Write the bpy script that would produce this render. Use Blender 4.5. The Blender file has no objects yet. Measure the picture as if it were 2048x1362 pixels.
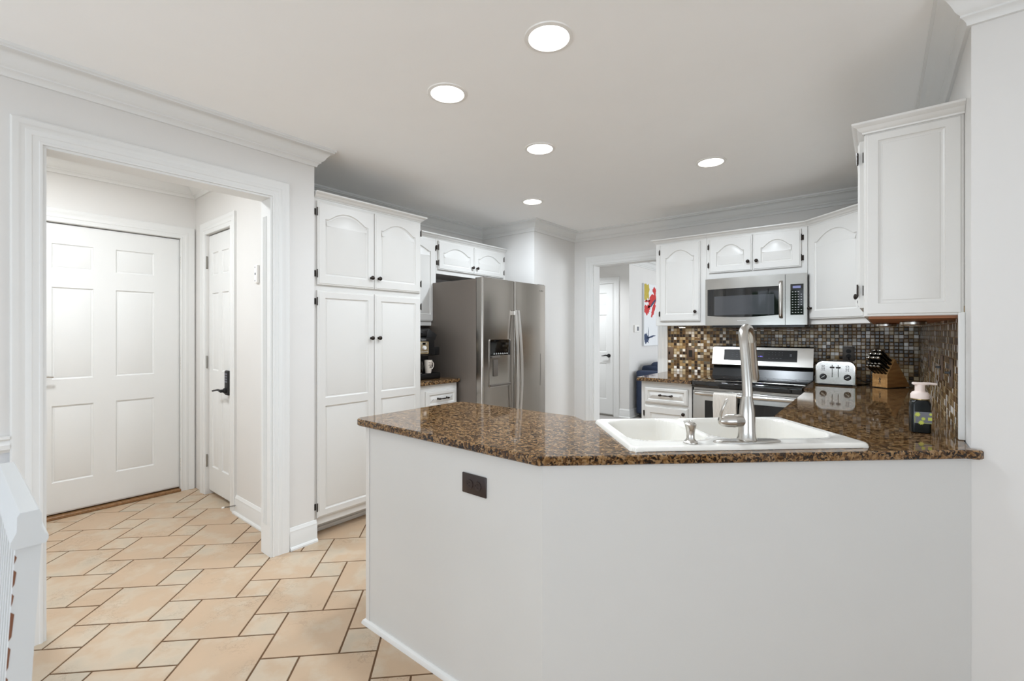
import bpy, bmesh, math, random
from mathutils import Vector, Matrix, Euler
from mathutils.geometry import tessellate_polygon
random.seed(7)
S = bpy.context.scene
COL = S.collection
PI = math.pi

# ---------------------------------------------------------------- camera, world, lights, exposure
TH = math.radians(38.83)
cam_d = bpy.data.cameras.new('camera'); cam = bpy.data.objects.new('camera', cam_d); COL.objects.link(cam)
cam.location = (0, 0, 1.304); cam.rotation_euler = (PI/2, 0, TH)
cam_d.sensor_width = 36; cam_d.lens = 36*913.5/2048; cam_d.shift_y = -17/2048; cam_d.clip_start = .02
cam_d.dof.use_dof = True; cam_d.dof.focus_distance = 4.0; cam_d.dof.aperture_fstop = 6.3
S.camera = cam
W = bpy.data.worlds.new('sky'); S.world = W; W.use_nodes = True
bg = W.node_tree.nodes['Background']
bg.inputs[0].default_value = (.80, .90, 1.0, 1); bg.inputs[1].default_value = 1.2
S.view_settings.view_transform = 'Standard'; S.view_settings.look = 'None'
S.view_settings.gamma = 1; S.view_settings.use_curve_mapping = False
S.view_settings.exposure = 0.3
try:
    S.cycles.use_denoising = True
    S.cycles.max_bounces = 10; S.cycles.diffuse_bounces = 7; S.cycles.glossy_bounces = 5
    S.cycles.transparent_max_bounces = 12; S.cycles.caustics_reflective = False; S.cycles.caustics_refractive = False
    S.cycles.sample_clamp_indirect = 6
except Exception: pass

def area(name, loc, rot, sx, sy, power, col=(1, 1, 1), shape='RECTANGLE'):
    d = bpy.data.lights.new(name, 'AREA'); d.shape = shape; d.size = sx
    if shape == 'RECTANGLE': d.size_y = sy
    d.energy = power; d.color = col
    o = bpy.data.objects.new(name, d); o.location = loc; o.rotation_euler = rot; COL.objects.link(o); return o
def portal(name, loc, rot, sx, sy):
    o = area(name, loc, rot, sx, sy, 1); o.data.cycles.is_portal = True; return o
# area lamps for daylight at dining windows, tilted up to fill the ceiling
area('window_fill', (-.55, -3.4, .75), (PI/2+math.radians(50), 0, 0), 3.3, 1.5, 92, (.82, .90, 1))
area('window_fill', (3.4, -.7, .75), (PI/2+math.radians(50), 0, PI/2), 3.0, 1.5, 48, (.82, .90, 1))
area('window_fill', (1.75, 7.6, 1.4), (PI/2, 0, PI/2), 2.6, 1.7, 110, (.90, .95, 1))  # lamp at an unseen window, added to brighten the far room

# ---------------------------------------------------------------- materials
def lin(c):
    return tuple(((v/255+.055)/1.055)**2.4 if v/255 > .04045 else v/255/12.92 for v in c)+(1,)
def nt(name):
    m = bpy.data.materials.new(name); m.use_nodes = True
    n = m.node_tree; return m, n, n.nodes['Principled BSDF'], n.nodes, n.links
def mat(name, rgb, rough=.5, metal=0, coat=0, bump=0, bscale=40, spec=.5, var=0, vscale=6, ior=1.5):
    m, t, b, N, L = nt(name)
    b.inputs['Base Color'].default_value = lin(rgb); b.inputs['Roughness'].default_value = rough
    b.inputs['Metallic'].default_value = metal; b.inputs['Coat Weight'].default_value = coat
    b.inputs['Specular IOR Level'].default_value = spec; b.inputs['IOR'].default_value = ior
    tc = N.new('ShaderNodeTexCoord')
    nz = N.new('ShaderNodeTexNoise'); nz.inputs['Scale'].default_value = vscale; nz.inputs['Detail'].default_value = 3
    L.new(tc.outputs['Object'], nz.inputs['Vector'])
    v = max(var, .015)
    mr = N.new('ShaderNodeMapRange'); mr.inputs['To Min'].default_value = 1-v; mr.inputs['To Max'].default_value = 1+v
    L.new(nz.outputs['Fac'], mr.inputs['Value'])
    mx = N.new('ShaderNodeVectorMath'); mx.operation = 'SCALE'; mx.inputs[0].default_value = lin(rgb)[:3]
    L.new(mr.outputs[0], mx.inputs['Scale']); L.new(mx.outputs[0], b.inputs['Base Color'])
    if bump:
        n2 = N.new('ShaderNodeTexNoise'); n2.inputs['Scale'].default_value = bscale; n2.inputs['Detail'].default_value = 4
        L.new(tc.outputs['Object'], n2.inputs['Vector'])
        bp = N.new('ShaderNodeBump'); bp.inputs['Strength'].default_value = bump; bp.inputs['Distance'].default_value = .002
        L.new(n2.outputs['Fac'], bp.inputs['Height']); L.new(bp.outputs[0], b.inputs['Normal'])
    return m
def emis(name, rgb, s):
    m, t, b, N, L = nt(name)
    b.inputs['Base Color'].default_value = lin(rgb); b.inputs['Emission Color'].default_value = lin(rgb)
    b.inputs['Emission Strength'].default_value = s; return m
def steel(name, rgb=(190, 187, 182), rough=.24, streak=(2, 2, 160), bump=0):
    m, t, b, N, L = nt(name)
    b.inputs['Base Color'].default_value = lin(rgb); b.inputs['Metallic'].default_value = 1
    tc = N.new('ShaderNodeTexCoord'); mp = N.new('ShaderNodeMapping'); mp.inputs['Scale'].default_value = streak
    nz = N.new('ShaderNodeTexNoise'); nz.inputs['Scale'].default_value = 3; nz.inputs['Detail'].default_value = 3
    L.new(tc.outputs['Object'], mp.inputs[0]); L.new(mp.outputs[0], nz.inputs['Vector'])
    mr = N.new('ShaderNodeMapRange'); mr.inputs['To Min'].default_value = rough-.05; mr.inputs['To Max'].default_value = rough+.07
    L.new(nz.outputs['Fac'], mr.inputs['Value']); L.new(mr.outputs[0], b.inputs['Roughness'])
    if bump:
        bp = N.new('ShaderNodeBump'); bp.inputs['Strength'].default_value = bump; bp.inputs['Distance'].default_value = .001
        L.new(nz.outputs['Fac'], bp.inputs['Height']); L.new(bp.outputs[0], b.inputs['Normal'])
    return m
def ramp(N, stops, const=False):
    r = N.new('ShaderNodeValToRGB'); e = r.color_ramp
    if const: e.interpolation = 'CONSTANT'
    while len(e.elements) < len(stops): e.elements.new(.5)
    for i, (p, c) in enumerate(stops):
        e.elements[i].position = p; e.elements[i].color = lin(c)
    return r
def mathn(N, L, op, a, b=None):
    n = N.new('ShaderNodeMath'); n.operation = op
    for i, v in enumerate((a, b)):
        if v is None: continue
        if isinstance(v, (int, float)): n.inputs[i].default_value = v
        else: L.new(v, n.inputs[i])
    return n.outputs[0]
def mosaic_mat(name, ax):
    m, t, b, N, L = nt(name)
    tc = N.new('ShaderNodeTexCoord'); sp = N.new('ShaderNodeSeparateXYZ'); L.new(tc.outputs['Object'], sp.inputs[0])
    P = .0285
    u = mathn(N, L, 'DIVIDE', sp.outputs[ax], P); v = mathn(N, L, 'DIVIDE', sp.outputs[2], P)
    fu = mathn(N, L, 'FLOOR', u); fv = mathn(N, L, 'FLOOR', v)
    cb = N.new('ShaderNodeCombineXYZ'); L.new(fu, cb.inputs[0]); L.new(fv, cb.inputs[1])
    wn = N.new('ShaderNodeTexWhiteNoise'); wn.noise_dimensions = '3D'; L.new(cb.outputs[0], wn.inputs['Vector'])
    r = ramp(N, [(0, (46, 33, 22)), (.20, (88, 66, 42)), (.34, (132, 104, 66)), (.48, (170, 142, 98)), (.60, (112, 106, 92)),
                 (.73, (200, 182, 146)), (.83, (210, 200, 182)), (.885, (248, 247, 243))], True)
    L.new(wn.outputs['Value'], r.inputs[0])
    au = mathn(N, L, 'FRACT', u); av = mathn(N, L, 'FRACT', v)
    du = mathn(N, L, 'MINIMUM', au, mathn(N, L, 'SUBTRACT', 1, au)); dv = mathn(N, L, 'MINIMUM', av, mathn(N, L, 'SUBTRACT', 1, av))
    d = mathn(N, L, 'MINIMUM', du, dv)
    mk = N.new('ShaderNodeMapRange'); mk.inputs['From Min'].default_value = .035; mk.inputs['From Max'].default_value = .065; L.new(d, mk.inputs['Value'])
    mx = N.new('ShaderNodeMix'); mx.data_type = 'RGBA'; L.new(mk.outputs[0], mx.inputs['Factor'])
    mx.inputs['A'].default_value = lin((132, 104, 66)); L.new(r.outputs[0], mx.inputs['B']); L.new(mx.outputs['Result'], b.inputs['Base Color'])
    rg = N.new('ShaderNodeMapRange'); rg.inputs['To Min'].default_value = .6; rg.inputs['To Max'].default_value = .17; L.new(mk.outputs[0], rg.inputs['Value']); L.new(rg.outputs[0], b.inputs['Roughness'])
    mk2 = N.new('ShaderNodeMapRange'); mk2.inputs['From Min'].default_value = .02; mk2.inputs['From Max'].default_value = .16; L.new(d, mk2.inputs['Value'])
    # every tile sits at a slightly different tilt
    sb = N.new('ShaderNodeSeparateColor'); L.new(wn.outputs['Color'], sb.inputs[0])
    tilt = mathn(N, L, 'ADD', mathn(N, L, 'MULTIPLY', mathn(N, L, 'SUBTRACT', sb.outputs[0], .5), au), mathn(N, L, 'MULTIPLY', mathn(N, L, 'SUBTRACT', sb.outputs[1], .5), av))
    b.inputs['Specular IOR Level'].default_value = .38
    hgt = mathn(N, L, 'ADD', mk2.outputs[0], mathn(N, L, 'MULTIPLY', tilt, .8))
    bp = N.new('ShaderNodeBump'); bp.inputs['Strength'].default_value = .6; bp.inputs['Distance'].default_value = .0015
    L.new(hgt, bp.inputs['Height']); L.new(bp.outputs[0], b.inputs['Normal'])
    return m
def granite_mat():
    m, t, b, N, L = nt('granite')
    tc = N.new('ShaderNodeTexCoord')
    n0 = N.new('ShaderNodeTexNoise'); n0.inputs['Scale'].default_value = 45; n0.inputs['Detail'].default_value = 4; L.new(tc.outputs['Object'], n0.inputs['Vector'])
    ad = N.new('ShaderNodeMix'); ad.data_type = 'RGBA'; ad.blend_type = 'LINEAR_LIGHT'; ad.inputs['Factor'].default_value = .018
    L.new(tc.outputs['Object'], ad.inputs['A']); L.new(n0.outputs['Color'], ad.inputs['B'])
    vo = N.new('ShaderNodeTexVoronoi'); vo.inputs['Scale'].default_value = 135; L.new(ad.outputs['Result'], vo.inputs['Vector'])
    sc = N.new('ShaderNodeSeparateColor'); L.new(vo.outputs['Color'], sc.inputs[0])
    n1 = N.new('ShaderNodeTexNoise'); n1.inputs['Scale'].default_value = 95; n1.inputs['Detail'].default_value = 5; L.new(tc.outputs['Object'], n1.inputs['Vector'])
    f = mathn(N, L, 'ADD', mathn(N, L, 'MULTIPLY', sc.outputs[0], .62), mathn(N, L, 'MULTIPLY', n1.outputs['Fac'], .5))
    r = ramp(N, [(.24, (18, 14, 12)), (.40, (44, 32, 23)), (.52, (84, 58, 34)), (.66, (122, 90, 54)), (.82, (150, 120, 84)), (.95, (116, 96, 80))])
    L.new(f, r.inputs[0]); L.new(r.outputs[0], b.inputs['Base Color'])
    b.inputs['Roughness'].default_value = .05; b.inputs['IOR'].default_value = 1.52
    return m
def tile_mat():
    m, t, b, N, L = nt('floor_tile')
    tc = N.new('ShaderNodeTexCoord'); at = N.new('ShaderNodeAttribute'); at.attribute_name = 'tint'
    n1 = N.new('ShaderNodeTexNoise'); n1.inputs['Scale'].default_value = 7; n1.inputs['Detail'].default_value = 6
    ofs = N.new('ShaderNodeVectorMath'); ofs.operation = 'MULTIPLY_ADD'; ofs.inputs[1].default_value = (9, 9, 9)
    L.new(at.outputs['Color'], ofs.inputs[0]); L.new(tc.outputs['Object'], ofs.inputs[2]); L.new(ofs.outputs[0], n1.inputs['Vector'])
    r = ramp(N, [(.30, (192, 165, 137)), (.46, (189, 164, 137)), (.58, (194, 176, 153)), (.74, (184, 171, 151))])
    sc = N.new('ShaderNodeSeparateColor'); L.new(at.outputs['Color'], sc.inputs[0])
    L.new(mathn(N, L, 'ADD', n1.outputs['Fac'], mathn(N, L, 'MULTIPLY', mathn(N, L, 'SUBTRACT', sc.outputs[0], .5), .22)), r.inputs[0])
    n2 = N.new('ShaderNodeTexNoise'); n2.inputs['Scale'].default_value = 17; n2.inputs['Detail'].default_value = 8; n2.inputs['Roughness'].default_value = .7; L.new(ofs.outputs[0], n2.inputs['Vector'])
    n3 = N.new('ShaderNodeTexNoise'); n3.inputs['Scale'].default_value = 5; L.new(ofs.outputs[0], n3.inputs['Vector'])
    ve = mathn(N, L, 'ABSOLUTE', mathn(N, L, 'SUBTRACT', n2.outputs['Fac'], .5))
    k = N.new('ShaderNodeMapRange'); k.inputs['From Min'].default_value = .0; k.inputs['From Max'].default_value = .022; k.inputs['To Min'].default_value = 1; k.inputs['To Max'].default_value = 0; L.new(ve, k.inputs['Value'])
    k2 = N.new('ShaderNodeMapRange'); k2.inputs['From Min'].default_value = .50; k2.inputs['From Max'].default_value = .70; L.new(n3.outputs['Fac'], k2.inputs['Value'])
    mx = N.new('ShaderNodeMix'); mx.data_type = 'RGBA'; mx.inputs['B'].default_value = lin((112, 88, 66))
    L.new(mathn(N, L, 'MULTIPLY', mathn(N, L, 'MULTIPLY', k.outputs[0], k2.outputs[0]), .55), mx.inputs['Factor']); L.new(r.outputs[0], mx.inputs['A'])
    L.new(mx.outputs['Result'], b.inputs['Base Color']); b.inputs['Roughness'].default_value = .42
    bp = N.new('ShaderNodeBump'); bp.inputs['Strength'].default_value = .25; bp.inputs['Distance'].default_value = .002; L.new(n2.outputs['Fac'], bp.inputs['Height']); L.new(bp.outputs[0], b.inputs['Normal'])
    return m
def wood_mat(name, c1, c2, scale=(3, 40, 40), rough=.4):
    m, t, b, N, L = nt(name)
    tc = N.new('ShaderNodeTexCoord'); mp = N.new('ShaderNodeMapping'); mp.inputs['Scale'].default_value = scale
    nz = N.new('ShaderNodeTexNoise'); nz.inputs['Scale'].default_value = 2; nz.inputs['Detail'].default_value = 4
    L.new(tc.outputs['Object'], mp.inputs[0]); L.new(mp.outputs[0], nz.inputs['Vector'])
    r = ramp(N, [(.3, c1), (.7, c2)]); L.new(nz.outputs['Fac'], r.inputs[0]); L.new(r.outputs[0], b.inputs['Base Color']); b.inputs['Roughness'].default_value = rough
    return m
MT = dict(
 wall=mat('wall_paint', (220, 218, 215), .55, bump=.05, bscale=180),
 penp=mat('peninsula_paint', (209, 208, 205), .5, bump=.05, bscale=180),
 wall2=mat('wall_paint_lower', (205, 207, 210), .55, bump=.05, bscale=180),
 ceil=mat('ceiling_paint', (248, 248, 247), .7, bump=.05, bscale=150),
 trim=mat('trim_paint', (224, 224, 222), .55),
 cab=mat('cabinet_paint', (216, 214, 210), .34),
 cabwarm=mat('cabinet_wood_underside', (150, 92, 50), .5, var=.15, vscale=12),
 bronze=mat('oil_rubbed_bronze', (46, 38, 33), .35, metal=.7),
 black=mat('black_plastic', (14, 14, 15), .25),
 blackm=mat('black_matte', (22, 21, 21), .55),
 glassk=mat('black_glass', (10, 10, 11), .05, coat=.6),
 conglass=mat('console_glass', (30, 29, 29), .3, spec=.25),
 brownp=mat('brown_plate', (112, 92, 76), .4, metal=.3),
 darkp=mat('dark_outlet_plastic', (46, 34, 31), .35),
 greyp=mat('grey_device_plastic', (92, 86, 80), .45),
 steel=steel('stainless_steel', (186, 184, 180), .2),
 fridge=steel('fridge_steel', (176, 170, 163), .22, (160, 160, 2), .02),
 fridgeside=mat('fridge_side_paint', (118, 109, 101), .42, metal=.35, bump=.25, bscale=500),
 satin=mat('satin_handle_steel', (226, 223, 219), .42, metal=1),
 nickel=mat('brushed_nickel', (196, 192, 186), .26, metal=1),
 chrome=mat('polished_chrome', (205, 203, 200), .12, metal=1),
 brass=mat('aged_brass', (160, 140, 100), .35, metal=1),
 hingeg=mat('grey_hinge_metal', (150, 146, 138), .35, metal=1),
 sink=mat('white_enamel', (226, 223, 216), .12, coat=.4),
 granite=granite_mat(), tile=tile_mat(), grout=mat('floor_grout', (104, 76, 50), .85, var=.1),
 mosx=mosaic_mat('mosaic_tile', 0), mosy=mosaic_mat('mosaic_tile_side', 1),
 block=wood_mat('knife_block_wood', (172, 122, 66), (205, 160, 104), (30, 3, 30)),
 thresh=wood_mat('threshold_wood', (120, 86, 54), (150, 112, 74)),
 towel=mat('towel_cloth', (214, 208, 200), .9, bump=.3, bscale=300),
 sofa=mat('navy_upholstery', (46, 56, 78), .9, var=.12, vscale=60, bump=.5, bscale=350),
 hwood=wood_mat('hall_floor_wood', (150, 146, 142), (176, 172, 168), (3, 30, 3)),
 canvas=mat('canvas', (226, 228, 230), .7), red=mat('red_paint', (196, 44, 44), .6, var=.2, vscale=40), gold=mat('ochre_paint', (186, 166, 62), .6, var=.2, vscale=30),
 navy=mat('navy_paint', (44, 62, 96), .6, var=.2, vscale=40), grey=mat('grey_paint', (110, 112, 120), .6),
 whitep=mat('white_plastic', (236, 234, 230), .35), pinkw=mat('pump_plastic', (238, 222, 214), .35),
 soap=mat('dark_green_soap', (9, 16, 17), .22, spec=.35), label=mat('bottle_label_grey', (120, 122, 130), .5), lime=mat('label_lime_print', (206, 214, 96), .5),
 mug=mat('mug_ceramic', (226, 216, 204), .25), ink=mat('dark_print', (60, 52, 46), .6), lightink=mat('light_print', (205, 205, 205), .5),
 panel=mat('champagne_panel', (186, 170, 140), .3, metal=.7),
 screen=emis('display_glow', (120, 110, 235), 1.5), lcd=emis('dim_lcd', (108, 112, 150), .25),
 lamp=emis('lamp_lens', (255, 252, 246), 9), wear=mat('bare_wood_wear', (126, 82, 58), .7), chairp=mat('chair_paint', (214, 217, 218), .35),
 bounce=mat('bounce_ground', (214, 212, 206), .8, var=.06, vscale=3), leaf=mat('hedge_leaves', (70, 104, 66), .8, var=.5, vscale=4, bump=1, bscale=20),
 scuff=mat('dark_gap', (30, 26, 22), .9),
)
m, t, b, N, L = nt('window_glass'); b.inputs['Roughness'].default_value = 0; b.inputs['Transmission Weight'].default_value = 0
tr = N.new('ShaderNodeBsdfTransparent'); gl = N.new('ShaderNodeBsdfGlossy'); gl.inputs['Roughness'].default_value = .02
mxs = N.new('ShaderNodeMixShader'); mxs.inputs[0].default_value = .06; L.new(tr.outputs[0], mxs.inputs[1]); L.new(gl.outputs[0], mxs.inputs[2]); L.new(mxs.outputs[0], N['Material Output'].inputs[0]); MT['glass'] = m
m, t, b, N, L = nt('carafe_glass'); tr = N.new('ShaderNodeBsdfTransparent'); tr.inputs[0].default_value = (.45, .42, .38, 1); gl = N.new('ShaderNodeBsdfGlossy'); gl.inputs['Roughness'].default_value = .05
mxs = N.new('ShaderNodeMixShader'); mxs.inputs[0].default_value = .18; L.new(tr.outputs[0], mxs.inputs[1]); L.new(gl.outputs[0], mxs.inputs[2]); L.new(mxs.outputs[0], N['Material Output'].inputs[0]); MT['carafe'] = m

# ---------------------------------------------------------------- mesh helpers
class M:
    """collects shapes; .build links them as one mesh object"""
    def __init__(s): s.v = []; s.f = []; s.mi = []; s.cur = 0; s.T = None
    def add(s, vs, fs):
        n = len(s.v)
        if s.T is not None: vs = [tuple(s.T @ Vector(p)) for p in vs]
        s.v += [tuple(p) for p in vs]; s.f += [tuple(n+i for i in f) for f in fs]; s.mi += [s.cur]*len(fs); return s
    def box(s, x0, x1, y0, y1, z0, z1, bev=0, seg=2):
        if not bev:
            vs = [(x, y, z) for z in (z0, z1) for y in (y0, y1) for x in (x0, x1)]
            return s.add(vs, [(0, 2, 3, 1), (4, 5, 7, 6), (0, 1, 5, 4), (2, 6, 7, 3), (0, 4, 6, 2), (1, 3, 7, 5)])
        bm = bmesh.new(); bmesh.ops.create_cube(bm, size=1)
        for v in bm.verts: v.co = Vector(((x0+x1)/2+v.co.x*(x1-x0), (y0+y1)/2+v.co.y*(y1-y0), (z0+z1)/2+v.co.z*(z1-z0)))
        bmesh.ops.bevel(bm, geom=bm.edges[:], offset=bev, segments=seg, affect='EDGES', profile=.5)
        return s.frombm(bm)
    def frombm(s, bm):
        bm.verts.index_update(); s.add([v.co[:] for v in bm.verts], [[v.index for v in f.verts] for f in bm.faces]); bm.free(); return s
    def lathe(s, prof, c=(0, 0, 0), seg=20, axis='z', cap=True):
        vs = []; k = len(prof)
        for i in range(seg):
            a = 2*PI*i/seg
            for r, h in prof:
                x, y = r*math.cos(a), r*math.sin(a)
                p = {'z': (x, y, h), 'y': (x, h, -y), 'x': (h, x, y)}[axis]
                vs.append((c[0]+p[0], c[1]+p[1], c[2]+p[2]))
        fs = [(i*k+j, ((i+1) % seg)*k+j, ((i+1) % seg)*k+j+1, i*k+j+1) for i in range(seg) for j in range(k-1)]
        if cap:
            fs.append(tuple(i*k for i in range(seg))[::-1]); fs.append(tuple(i*k+k-1 for i in range(seg)))
        return s.add(vs, fs)
    def tube(s, pts, rad, seg=12, sq=None):
        pts = [Vector(p) for p in pts]; n = len(pts); rad = rad if isinstance(rad, (list, tuple)) else [rad]*n
        vs = []; up = Vector((0, 0, 1)); d0 = (pts[1]-pts[0]).normalized()
        if abs(d0.z) > .9: up = Vector((0, 1, 0))
        a = d0.cross(up).normalized()
        for i, p in enumerate(pts):
            d = (pts[min(i+1, n-1)]-pts[max(i-1, 0)]).normalized()
            a = (a-d*a.dot(d)).normalized(); bb = d.cross(a)
            for j in range(seg):
                t = 2*PI*j/seg; ca, sa = math.cos(t)*rad[i], math.sin(t)*rad[i]*(sq or 1)
                vs.append(p+a*ca+bb*sa)
        fs = [(i*seg+j, i*seg+(j+1) % seg, (i+1)*seg+(j+1) % seg, (i+1)*seg+j) for i in range(n-1) for j in range(seg)]
        fs.append(tuple(range(seg))[::-1]); fs.append(tuple((n-1)*seg+j for j in range(seg)))
        return s.add(vs, fs)
    def sweep(s, path, prof, mapf, closed=False):
        """profile (o, h) carried along a 2D path, mitred; o goes to the right of travel"""
        P = [Vector(p) for p in path]; n = len(P); k = len(prof); vs = []
        for i in range(n):
            ds = []
            if i > 0 or closed: ds.append((P[i]-P[i-1]).normalized())
            if i < n-1 or closed: ds.append((P[(i+1) % n]-P[i]).normalized())
            ns = [Vector((d.y, -d.x)) for d in ds]
            mm = sum(ns, Vector((0, 0)))/len(ns); mm = mm/mm.dot(mm)
            for o, h in prof: q = P[i]+mm*o; vs.append(mapf(q.x, q.y, h))
        rng = range(n if closed else n-1)
        fs = [(i*k+j, ((i+1) % n)*k+j, ((i+1) % n)*k+(j+1) % k, i*k+(j+1) % k) for i in rng for j in range(k)]
        if not closed: fs += [tuple(range(k))[::-1], tuple((n-1)*k+j for j in range(k))]
        return s.add(vs, fs)
    def prism(s, poly, z0, z1, holes=(), mapf=None):
        mapf = mapf or (lambda x, y, z: (x, y, z))
        loops = [list(poly)]+[list(h) for h in holes]
        flat = [p for l in loops for p in l]
        tris = tessellate_polygon([[Vector((p[0], p[1], 0)) for p in l] for l in loops])
        n = len(flat); vs = [mapf(p[0], p[1], z1) for p in flat]+[mapf(p[0], p[1], z0) for p in flat]
        fs = [tuple(t) for t in tris]+[tuple(i+n for i in t[::-1]) for t in tris]
        o = 0
        for l in loops:
            q = len(l)
            for i in range(q): fs.append((o+i, o+(i+1) % q, n+o+(i+1) % q, n+o+i))
            o += q
        return s.add(vs, fs)
    def build(s, name, mats, parent=None, loc=(0, 0, 0), rot=(0, 0, 0), smooth=30, label=None, kind=None):
        me = bpy.data.meshes.new(name); me.from_pydata(s.v, [], s.f)
        for mm in (mats if isinstance(mats, (list, tuple)) else [mats]): me.materials.append(MT[mm])
        me.polygons.foreach_set('material_index', s.mi)
        bm = bmesh.new(); bm.from_mesh(me); bmesh.ops.recalc_face_normals(bm, faces=bm.faces[:]); bm.to_mesh(me); bm.free()
        if smooth:
            for p in me.polygons: p.use_smooth = True
            me.set_sharp_from_angle(angle=math.radians(smooth))
        o = bpy.data.objects.new(name, me); COL.objects.link(o); o.location = loc; o.rotation_euler = rot
        if parent: o.parent = parent
        if label: o['label'] = label
        if kind: o['kind'] = kind
        return o
def tag(o, label, cat, group=None, kind=None):
    o['label'] = label; o['category'] = cat
    if group: o['group'] = group
    if kind: o['kind'] = kind
    return o
def thing(name, label, cat, loc=(0, 0, 0), rz=0, group=None):
    o = bpy.data.objects.new(name, None); o.empty_display_size = .05; COL.objects.link(o)
    o.location = loc; o.rotation_euler = (0, 0, rz); return tag(o, label, cat, group)
def dup(root, loc=None, rz=None, label=None, group=None):
    r = root.copy(); COL.objects.link(r)
    if loc: r.location = loc
    if rz is not None: r.rotation_euler = (0, 0, rz) if not isinstance(rz, Euler) else rz
    if label: r['label'] = label
    if group: r['group'] = group
    for ch in list(root.children):
        c = ch.copy(); COL.objects.link(c); c.parent = r
        for g in ch.children:
            d = g.copy(); COL.objects.link(d); d.parent = c
    return r
def struct(name, m, mats, **k): return m.build(name, mats, kind='structure', **k)
def inset(poly, d):
    n = len(poly); out = []
    for i in range(n):
        p0, p1, p2 = Vector(poly[i-1]), Vector(poly[i]), Vector(poly[(i+1) % n])
        a = (p1-p0).normalized(); b = (p2-p1).normalized()
        na = Vector((-a.y, a.x)); nb = Vector((-b.y, b.x)); mm = na+nb; mm = mm/max(mm.dot(na), .3)
        out.append(tuple(p1+mm*d))
    return out
def panel_path(x0, x1, z0, z1, arch):
    """counter-clockwise outline of a raised panel; arch is the rise of its cathedral top"""
    pts = [(x0, z0), (x1, z0), (x1, z1)]; tags = ['bl', 'br', 'tr']
    if arch:
        K = 32
        for i in range(1, K):
            s = 1-i/K; t = 1-abs(2*s-1); e = max(0, (t-.12)/.88)
            h = arch*(1-math.cos(PI*e**.62))/2; pts.append((x0+(x1-x0)*s, z1+h)); tags.append('t')
    pts.append((x0, z1)); tags.append('tl'); return pts, tags
def door_mesh(w, h, panels, th=.02):
    """slab front at y=0 (towards -y), back at y=th; panels = list of (x0,x1,z0,z1,arch)"""
    m = M(); e = .006
    # outer edge of the slab, stepped
    loops = [[(0, 0), (w, 0), (w, h), (0, h)]]
    prof = [(0, th), (0, .007), (.003, .004), (.008, .0035), (.011, 0)]
    vs = []; fs = []
    for o, y in prof:
        for (x, z) in ((o, o), (w-o, o), (w-o, h-o), (o, h-o)): vs.append((x, y, z))
    for i in range(len(prof)-1):
        for j in range(4): fs.append((i*4+j, i*4+(j+1) % 4, (i+1)*4+(j+1) % 4, (i+1)*4+j))
    fs.append((3, 2, 1, 0)); m.add(vs, fs)
    o = .011
    zs = [o]+[z for p in panels for z in ()]+[h-o]
    # horizontal bands, one per panel
    ps = sorted(panels, key=lambda p: p[2]); rows = []
    for p in ps:
        if rows and abs(rows[-1][0][2]-p[2]) < 1e-4: rows[-1].append(p)
        else: rows.append([p])
    cuts = [o]
    for a, b in zip(rows, rows[1:]): cuts.append((max(q[3]+q[4] for q in a)+min(q[2] for q in b))/2)
    cuts.append(h-o)
    for r, row in enumerate(rows):
        row.sort(key=lambda p: p[0]); xc = [o]
        for a, b in zip(row, row[1:]): xc.append((a[1]+b[0])/2)
        xc.append(w-o)
        for c, p in enumerate(row):
            X0, X1, Z0, Z1 = xc[c], xc[c+1], cuts[r], cuts[r+1]
            pts, tags = panel_path(*p)
            outer = []
            for q, tg in zip(pts, tags):
                outer.append({'bl': (X0, Z0), 'br': (X1, Z0), 'tr': (X1, Z1), 'tl': (X0, Z1), 't': (q[0], Z1)}[tg])
            L_ = [(outer, 0), (pts, 0), (inset(pts, .002), .005), (inset(pts, .007), .008), (inset(pts, .013), .008), (inset(pts, .015), .0062), (inset(pts, .040), .0003)]
            vs = []; n = len(pts)
            for lp, y in L_: vs += [(x, y, z) for x, z in lp]
            fs = [(i*n+j, i*n+(j+1) % n, (i+1)*n+(j+1) % n, (i+1)*n+j) for i in range(len(L_)-1) for j in range(n)]
            k = (len(L_)-1)*n; last = L_[-1][0]
            tris = tessellate_polygon([[Vector((x, z, 0)) for x, z in last]])
            fs += [tuple(k+i for i in t) for t in tris]
            m.add(vs, fs)
    return m
def knob(parent, x, z, y=0, mt='bronze'):
    m = M(); m.lathe([(.0, y), (.009, y), (.009, y-.002), (.0045, y-.004), (.0045, y-.013), (.010, y-.016), (.0145, y-.021), (.0135, y-.026), (.007, y-.030), (0, y-.031)], (x, 0, z), 16, 'y', cap=False)
    return m.build('knob', mt, parent)
def cab_hinge(parent, x, z, y=0, side=1):
    m = M(); m.box(x-.003, x+.003, y-.003, y+.003, z-.022, z+.022, .001, 1); m.box(min(x, x+side*.014), max(x, x+side*.014), y+.016, y+.019, z-.02, z+.02, .0005, 1)
    m.lathe([(.003, z-.026), (.003, z+.026)], (x, y-.001, 0), 8)
    return m.build('hinge', 'bronze', parent)
def pull(parent, x, z, y=0, w=.096):
    m = M()
    m.lathe([(0, y), (.009, y), (.008, y-.004), (.004, y-.007), (.004, y-.02), (0, y-.022)], (x-w/2, 0, z), 12, 'y', cap=False)
    m.lathe([(0, y), (.009, y), (.008, y-.004), (.004, y-.007), (.004, y-.02), (0, y-.022)], (x+w/2, 0, z), 12, 'y', cap=False)
    pts = [(x-w/2-.008+(w+.016)*i/14, y-.022-.006*math.sin(PI*i/14), z) for i in range(15)]
    rad = [.0065, .0085, .0075, .0045]+[.0042+.0012*math.sin(PI*i/6) for i in range(7)]+[.0045, .0075, .0085, .0065]
    m.tube(pts, rad, 10); return m.build('pull_handle', 'bronze', parent)
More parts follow.
